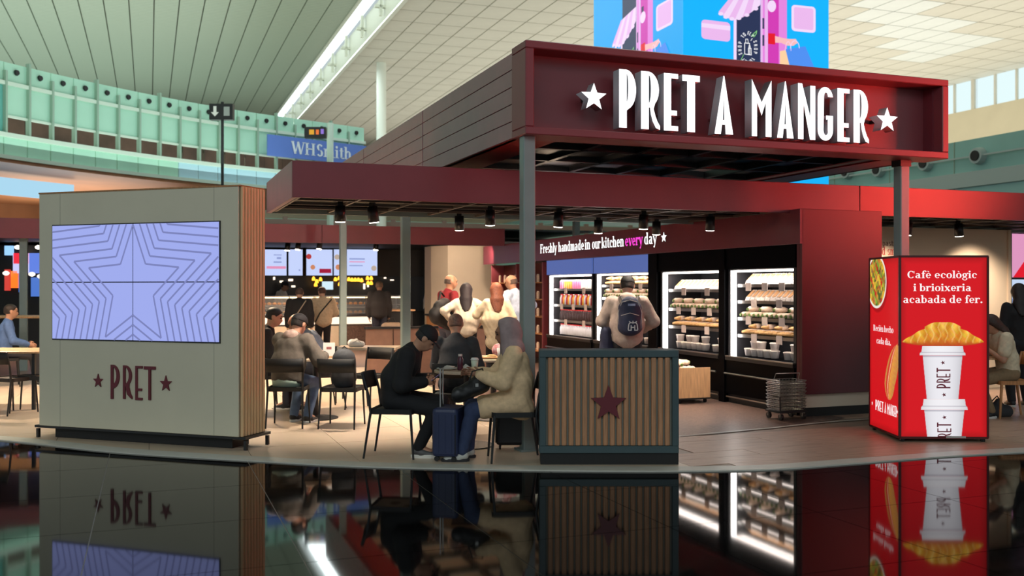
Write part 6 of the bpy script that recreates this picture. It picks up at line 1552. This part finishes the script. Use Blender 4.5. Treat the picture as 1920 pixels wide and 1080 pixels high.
surf([pc((-.13, 0, .03), (.11, 0, .10), .075, .07, (0, 1, 0), .8), pc((-.05, 0, .06), (.08, 0, .17), .07, .05, (0, 1, 0), .8)], .011, name='bag', mats=mat('black_leather', (20, 18, 20), .4, noise=.2, scale=12), parent=hb, disp=.003)
part('handle', MB().tube([(-.05, -.03, .14), (-.02, -.05, .24), (.08, -.05, .26), (.12, -.03, .18)], .007, 6), m_black, hb); part('clasp', MB().box(-.0, .03, -.07, -.06, .1, .13), m_steel, hb)
# 3 shaven man from behind
person('shaven headed man in dark grey shirt seen from behind at the second table', G(852, 10.55), R(-4), sit=True, H=1.70, h=.013, lean=R(8), bend=R(16), head=(R(6), R(10)), skin=SK1, top=(52, 52, 55), bottom=(34, 34, 40), hair='shaved', haircol=(112, 84, 70), wide=1.08, belly=.02, lh=(-.12, .38, .79), rh=(.14, .38, .79))
# 4-6 left table
person('dark haired young man partly hidden by the tower, facing right', G(490, 12.5), R(-80), sit=True, H=1.76, lean=R(4), bend=R(14), head=(R(10), R(-6)), skin=SK2, top=(26, 26, 30), bottom=(36, 36, 44), hair='short', haircol=(24, 18, 18), lh=(-.12, .36, .78), rh=(.12, .36, .78))
chair('black chair under the young man hidden by the tower', G(486, 12.5), R(-80))
r, J = person('person in dark beanie and olive jacket seen from behind at the left table', G(539, 11.15), R(-22), sit=True, H=1.68, h=.013, lean=R(6), bend=R(20), head=(R(14), R(-12)), skin=SK2, top=(92, 84, 76), bottom=(86, 108, 140), hair='short', haircol=(30, 24, 22), cap=(28, 26, 30), tw=.036, belly=.025, wide=1.1, lh=(-.05, .42, .79), rh=(.26, .36, .79), shoe=(30, 28, 28), lf=(-.12, .30, .095), rf=(.1, .26, .095), dis=.004)
surf([pc(J['nk']-J['U2']*.02-J['F2']*.05, J['nk']-J['U2']*.04+J['F2']*.04, .085, .075, (1, 0, 0), 1.2)], .014, name='hood', mats=mat('hood_fur', (176, 150, 140), .9, noise=.25, scale=30), parent=r, disp=.004)
part('shirt_hem', MB().lathe([(.15, 0), (.155, .06), (.14, .10)], 18, (0, -.02, .465), sx=1.15, sy=.85), mat('hem_mint', (176, 196, 182), .8), r, True)
person('bald man in pale blue shirt leaning left over the left table', G(606, 12.6), R(76), sit=True, H=1.80, h=.014, lean=R(16), bend=R(42), head=(R(2), R(5)), skin=SK1, top=(126, 140, 158), bottom=(40, 42, 52), hair='fringe', haircol=(96, 78, 68), lh=(-.12, .44, .80), rh=(.16, .42, .80), tw=.022, wide=1.05)
# 7 man with backpack
r, J = person('standing man in grey hoodie and black cap facing the chilled cabinets', G(1176, 12.25), R(-6), H=1.76, h=.013, bend=R(7), head=(R(12), R(-6)), skin=SK2, top=(176, 158, 146), bottom=(24, 24, 28), hair='short', haircol=(40, 30, 26), cap=(26, 24, 26, 1)[:3], lh=(-.17, .28, 1.08), rh=(.2, .26, 1.05), lpole=(-1, -.5, -.5), rpole=(1, -.4, -.6), tw=.028, wide=1.1, belly=.03, dis=.004)
surf([pc(J['nk']-J['U2']*.02-J['F2']*.06, J['nk']-J['U2']*.07-J['F2']*.085, .085, .075, (1, 0, 0), 1.35)], .013, name='hood', mats=mat('cloth_176_158_146', (0,0,0)), parent=r, disp=.003)
bk = Matrix.Rotation(R(-6), 3, 'Z'); base = G(1176, 12.25)
bp = thing('backpack', 'navy backpack with white crowned emblem on the back of the hooded man', 'backpack', tuple(base+bk@Vector((.03, -.235, .98))), R(-6))
m_navy = mat('pack_navy', (30, 38, 66), .7, noise=.12, scale=20, bump=.2)
surf([pc((0, .0, .12), (0, .0, .36), .105, .10, (1, 0, 0), 1.45), pc((0, -.05, .10), (0, -.05, .22), .085, .08, (1, 0, 0), 1.45), pc((0, .02, .40), (0, .0, .42), .085, .085, (1, 0, 0), 1.25)], .012, name='bag', mats=m_navy, parent=bp, disp=.0012)
for k in (-1, 1): part('strap', MB().tube([(k*.08, .06, .44), (k*.10, .16, .50), (k*.11, .30, .44), (k*.12, .36, .30)], .022, 6, squash=.35), m_black, bp)
part('zip', MB().tube([(-.13, -.05, .14), (-.145, -.03, .3), (-.1, -.06, .43), (0, -.085, .46), (.1, -.06, .43), (.145, -.03, .3), (.13, -.05, .14)], .005, 5), mat('zip_grey', (176, 170, 166), .4), bp)
part('pocket_seam', MB().tube([(-.11, -.115, .27), (0, -.135, .30), (.11, -.115, .27)], .004, 5), mat('zip_grey', (0,0,0)), bp); part('patch', MB().bx(.02, -.10, .40, .09, .006, .03, rx=R(-25)), mat('patch_grey', (120, 130, 160), .6), bp, label='small grey patch')
m_emb = mat('emblem_white', (214, 214, 214), .5)
E = MB(); cx_, cz_ = .035, .13; yy = -.140
def el(x0, z0_, x1, z1_, w=.012): 
    q = []; _l(q, x0, z0_, x1, z1_, w); E.add([(cx_+a, yy+.0, cz_+b) for a, b in q[0]]+[(cx_+a, yy+.012, cz_+b) for a, b in q[0]], [(0,1,2,3),(0,4,5,1),(1,5,6,2),(2,6,7,3),(3,7,4,0)])
for k in (-1, 1): el(k*.058, -.035, k*.05, .035); el(k*.05, .035, k*.03, .055); el(k*.03, .055, 0, .048); el(k*.022, -.035, k*.022, .02); el(k*.058, -.04, k*.016, -.04); el(k*.045, .07, k*.03, .05); 
el(-.022, -.005, .022, -.005); el(0, .05, 0, .075)
part('emblem', E, m_emb, bp, label='white crowned letter emblem')
jk = thing('jacket', 'dark blue jacket hanging over the left arm of the hooded man', 'jacket', tuple(base+bk@Vector((-.27, .0, .55))), R(-6)); surf([pc((0, 0, .48), (.0, .02, .1), .07, .09, (0, 1, 0), 1.2), pc((.04, 0, .3), (.05, 0, .02), .06, .05)], .014, name='cloth', mats=mat('jacket_navy', (34, 38, 62), .8), parent=jk, disp=.006)
# 8 group before the pillar
HIPL, HIPR = (-.22, -.02, 1.0), (.24, -.02, 1.0)
r, J = person('standing man in dark red shirt with receding grey hair, turned right', G(838, 16.3), R(-52), H=1.83, lean=0, bend=R(4), head=(R(6), R(-20)), skin=SK1, top=(126, 24, 34), bottom=(62, 66, 84), hair='fringe', haircol=(84, 70, 64), belly=.03, sleeve='short', lh=(-.18, .3, 1.1), rh=(.2, .2, 1.05))
bg_ = thing('shoulder_bag', 'big black shoulder bag on the back of the man in dark red', 'bag', tuple(G(834, 15.95, 1.02)), .5)
surf([pc((-.12, 0, .12), (.12, 0, .0), .16, .15, (0, 1, 0), .7), pc((-.1, 0, .26), (.0, 0, .3), .1, .1, (0, 1, 0), .8)], .018, name='bag', mats=mat('bag_black', (22, 21, 24), .7), parent=bg_, disp=.006); part('strap', MB().tube([(-.1, .02, .33), (-.02, .12, .5), (.08, .2, .42)], .018, 6, squash=.5), m_black, bg_)
person('standing woman with long black hair and cream blouse, hand on hip', G(874, 15.8), R(8), H=1.68, bend=R(2), head=(0, R(-8)), skin=SK2, top=(210, 196, 176), bottom=(20, 19, 24), hair='long', haircol=(30, 20, 26), tw=.018, belly=.055, wide=.84, lh=(-.24, .04, 1.04), rh=(.25, .02, 1.02), lpole=(-1, -.5, 0), rpole=(1, -.3, 0), dis=.005)
r, J = person('standing woman with long auburn hair and cream cardigan', G(931, 15.2), R(4), H=1.68, bend=R(2), head=(0, R(8)), skin=SK2, top=(216, 196, 164), bottom=(24, 22, 26), hair='long', haircol=(120, 66, 44), tw=.02, belly=.06, coat=.16, wide=.86, lh=(-.2, .3, 1.25), rh=(.27, .06, .9), dis=.005)
person('standing bald man in pale blue shirt with hand on hip, facing left', G(966, 16.6), R(55), H=1.83, bend=R(3), head=(R(12), R(10)), skin=SK1, top=(176, 190, 212), bottom=(28, 28, 36), hair='fringe', haircol=(90, 70, 60), belly=.03, tw=.024, lh=(-.2, .3, 1.28), rh=(.3, -.02, 1.05), rpole=(1, -.6, 0))
# 9 queue and staff
person('man in white shirt and jeans half hidden by the cream pillar', G(803, 25.5), R(-80), H=1.92, bend=R(12), skin=SK2, top=(226, 222, 214), bottom=(62, 66, 78), haircol=(30, 24, 20), lh=(-.2, .3, 1.1), rh=(.1, .36, 1.1), h=.02)
r, J = person('grey haired man in black leather jacket at the service counter', G(711, 23.6), R(6), H=1.76, bend=R(2), head=(R(10), 0), skin=SK1, top=(34, 30, 30), bottom=(36, 38, 50), hair='short', haircol=(118, 96, 78), tw=.034, belly=.03, wide=1.1, h=.018)
hb2 = thing('hand_bag', 'brown holdall hanging from the hand of the man in black leather', 'bag', tuple(G(735, 23.3, .52)), 0); surf([pc((-.14, 0, .1), (.14, 0, .1), .13, .13), ], .02, name='bag', mats=mat('bag_brown', (110, 92, 76), .7, noise=.2), parent=hb2, disp=.004); part('handle', MB().tube([(-.1, 0, .2), (-.04, 0, .33), (.04, 0, .33), (.1, 0, .2)], .012, 6), m_black, hb2)
r, J = person('woman in cream vest over dark red sleeves in the queue', G(606, 20.6), R(20), H=1.62, bend=R(6), head=(R(10), R(20)), skin=SK2, top=(204, 178, 146), bottom=(24, 22, 26), hair='short', haircol=(84, 52, 40), tw=.036, belly=.02, wide=1.1, h=.017, lh=(-.2, .25, .98), rh=(.2, .25, .98))
for k in (-1, 1): part('sleeve', MB().tube([J['sh'][k], J['el', k], J['wr', k]], [.085, .066, .052], 12), mat('sleeve_red', (88, 22, 34), .8), r, True)
part('bag_strap', MB().tube([J['sh'][1]+Vector((-.02, -.14, .04)), J['wa']+Vector((-.1, -.17, 0)), J['ph']+Vector((-.18, -.1, 0))], .014, 6), m_black, r)
r, J = person('person in black with a pale crossbody strap in the queue', G(561, 19.8), R(5), H=1.60, bend=R(4), head=(R(8), 0), skin=SK2, top=(26, 23, 26), bottom=(24, 24, 30), hair='short', haircol=(70, 52, 44), tw=.036, belly=.02, wide=1.12, h=.017)
part('bag_strap', MB().tube([J['sh'][1]+Vector((-.03, -.12, .04)), J['wa']+Vector((-.02, -.18, .02)), J['ph']+Vector((-.17, -.12, .04))], .022, 6, squash=.4), mat('strap_pale', (196, 170, 146), .7), r)
person('staff member in white shirt and dark cap bending behind the counter', G(520, 25.9), R(-100), H=1.80, lean=R(6), bend=R(20), head=(R(10), 0), skin=SK1, top=(232, 222, 206), bottom=(30, 30, 34), hair='short', haircol=(24, 20, 20), cap=(24, 24, 28), h=.02, lh=(-.1, .42, 1.15), rh=(.14, .42, 1.15))
# 10 right edge
r, J = person('woman with long brown hair in cream T-shirt and khaki trousers, seated on the right', G(1890, 11.85), R(90), sit=True, H=1.66, h=.013, lean=R(4), bend=R(20), head=(R(20), 0), skin=SK1, top=(214, 200, 172), bottom=(134, 112, 84), hair='long', haircol=(58, 38, 30), sleeve='short', tw=.024, lh=(-.1, .32, .86), rh=(.1, .34, .82), shoe=(24, 22, 24), lf=(-.1, .26, .095), rf=(.1, .36, .095))
person('person in black with a ponytail standing far right', G(1911, 12.9), R(0), H=1.66, skin=SK2, top=(24, 23, 26), bottom=(28, 28, 34), hair='long', haircol=(30, 22, 20), h=.018)
person('person in a blue jacket seated far left behind the tables', G(8, 15.5), R(-60), sit=True, H=1.7, bend=R(10), skin=SK1, top=(70, 96, 140), bottom=(30, 30, 36), h=.02)
chair('black chair under the person in the blue jacket', G(8, 15.5), R(-60))
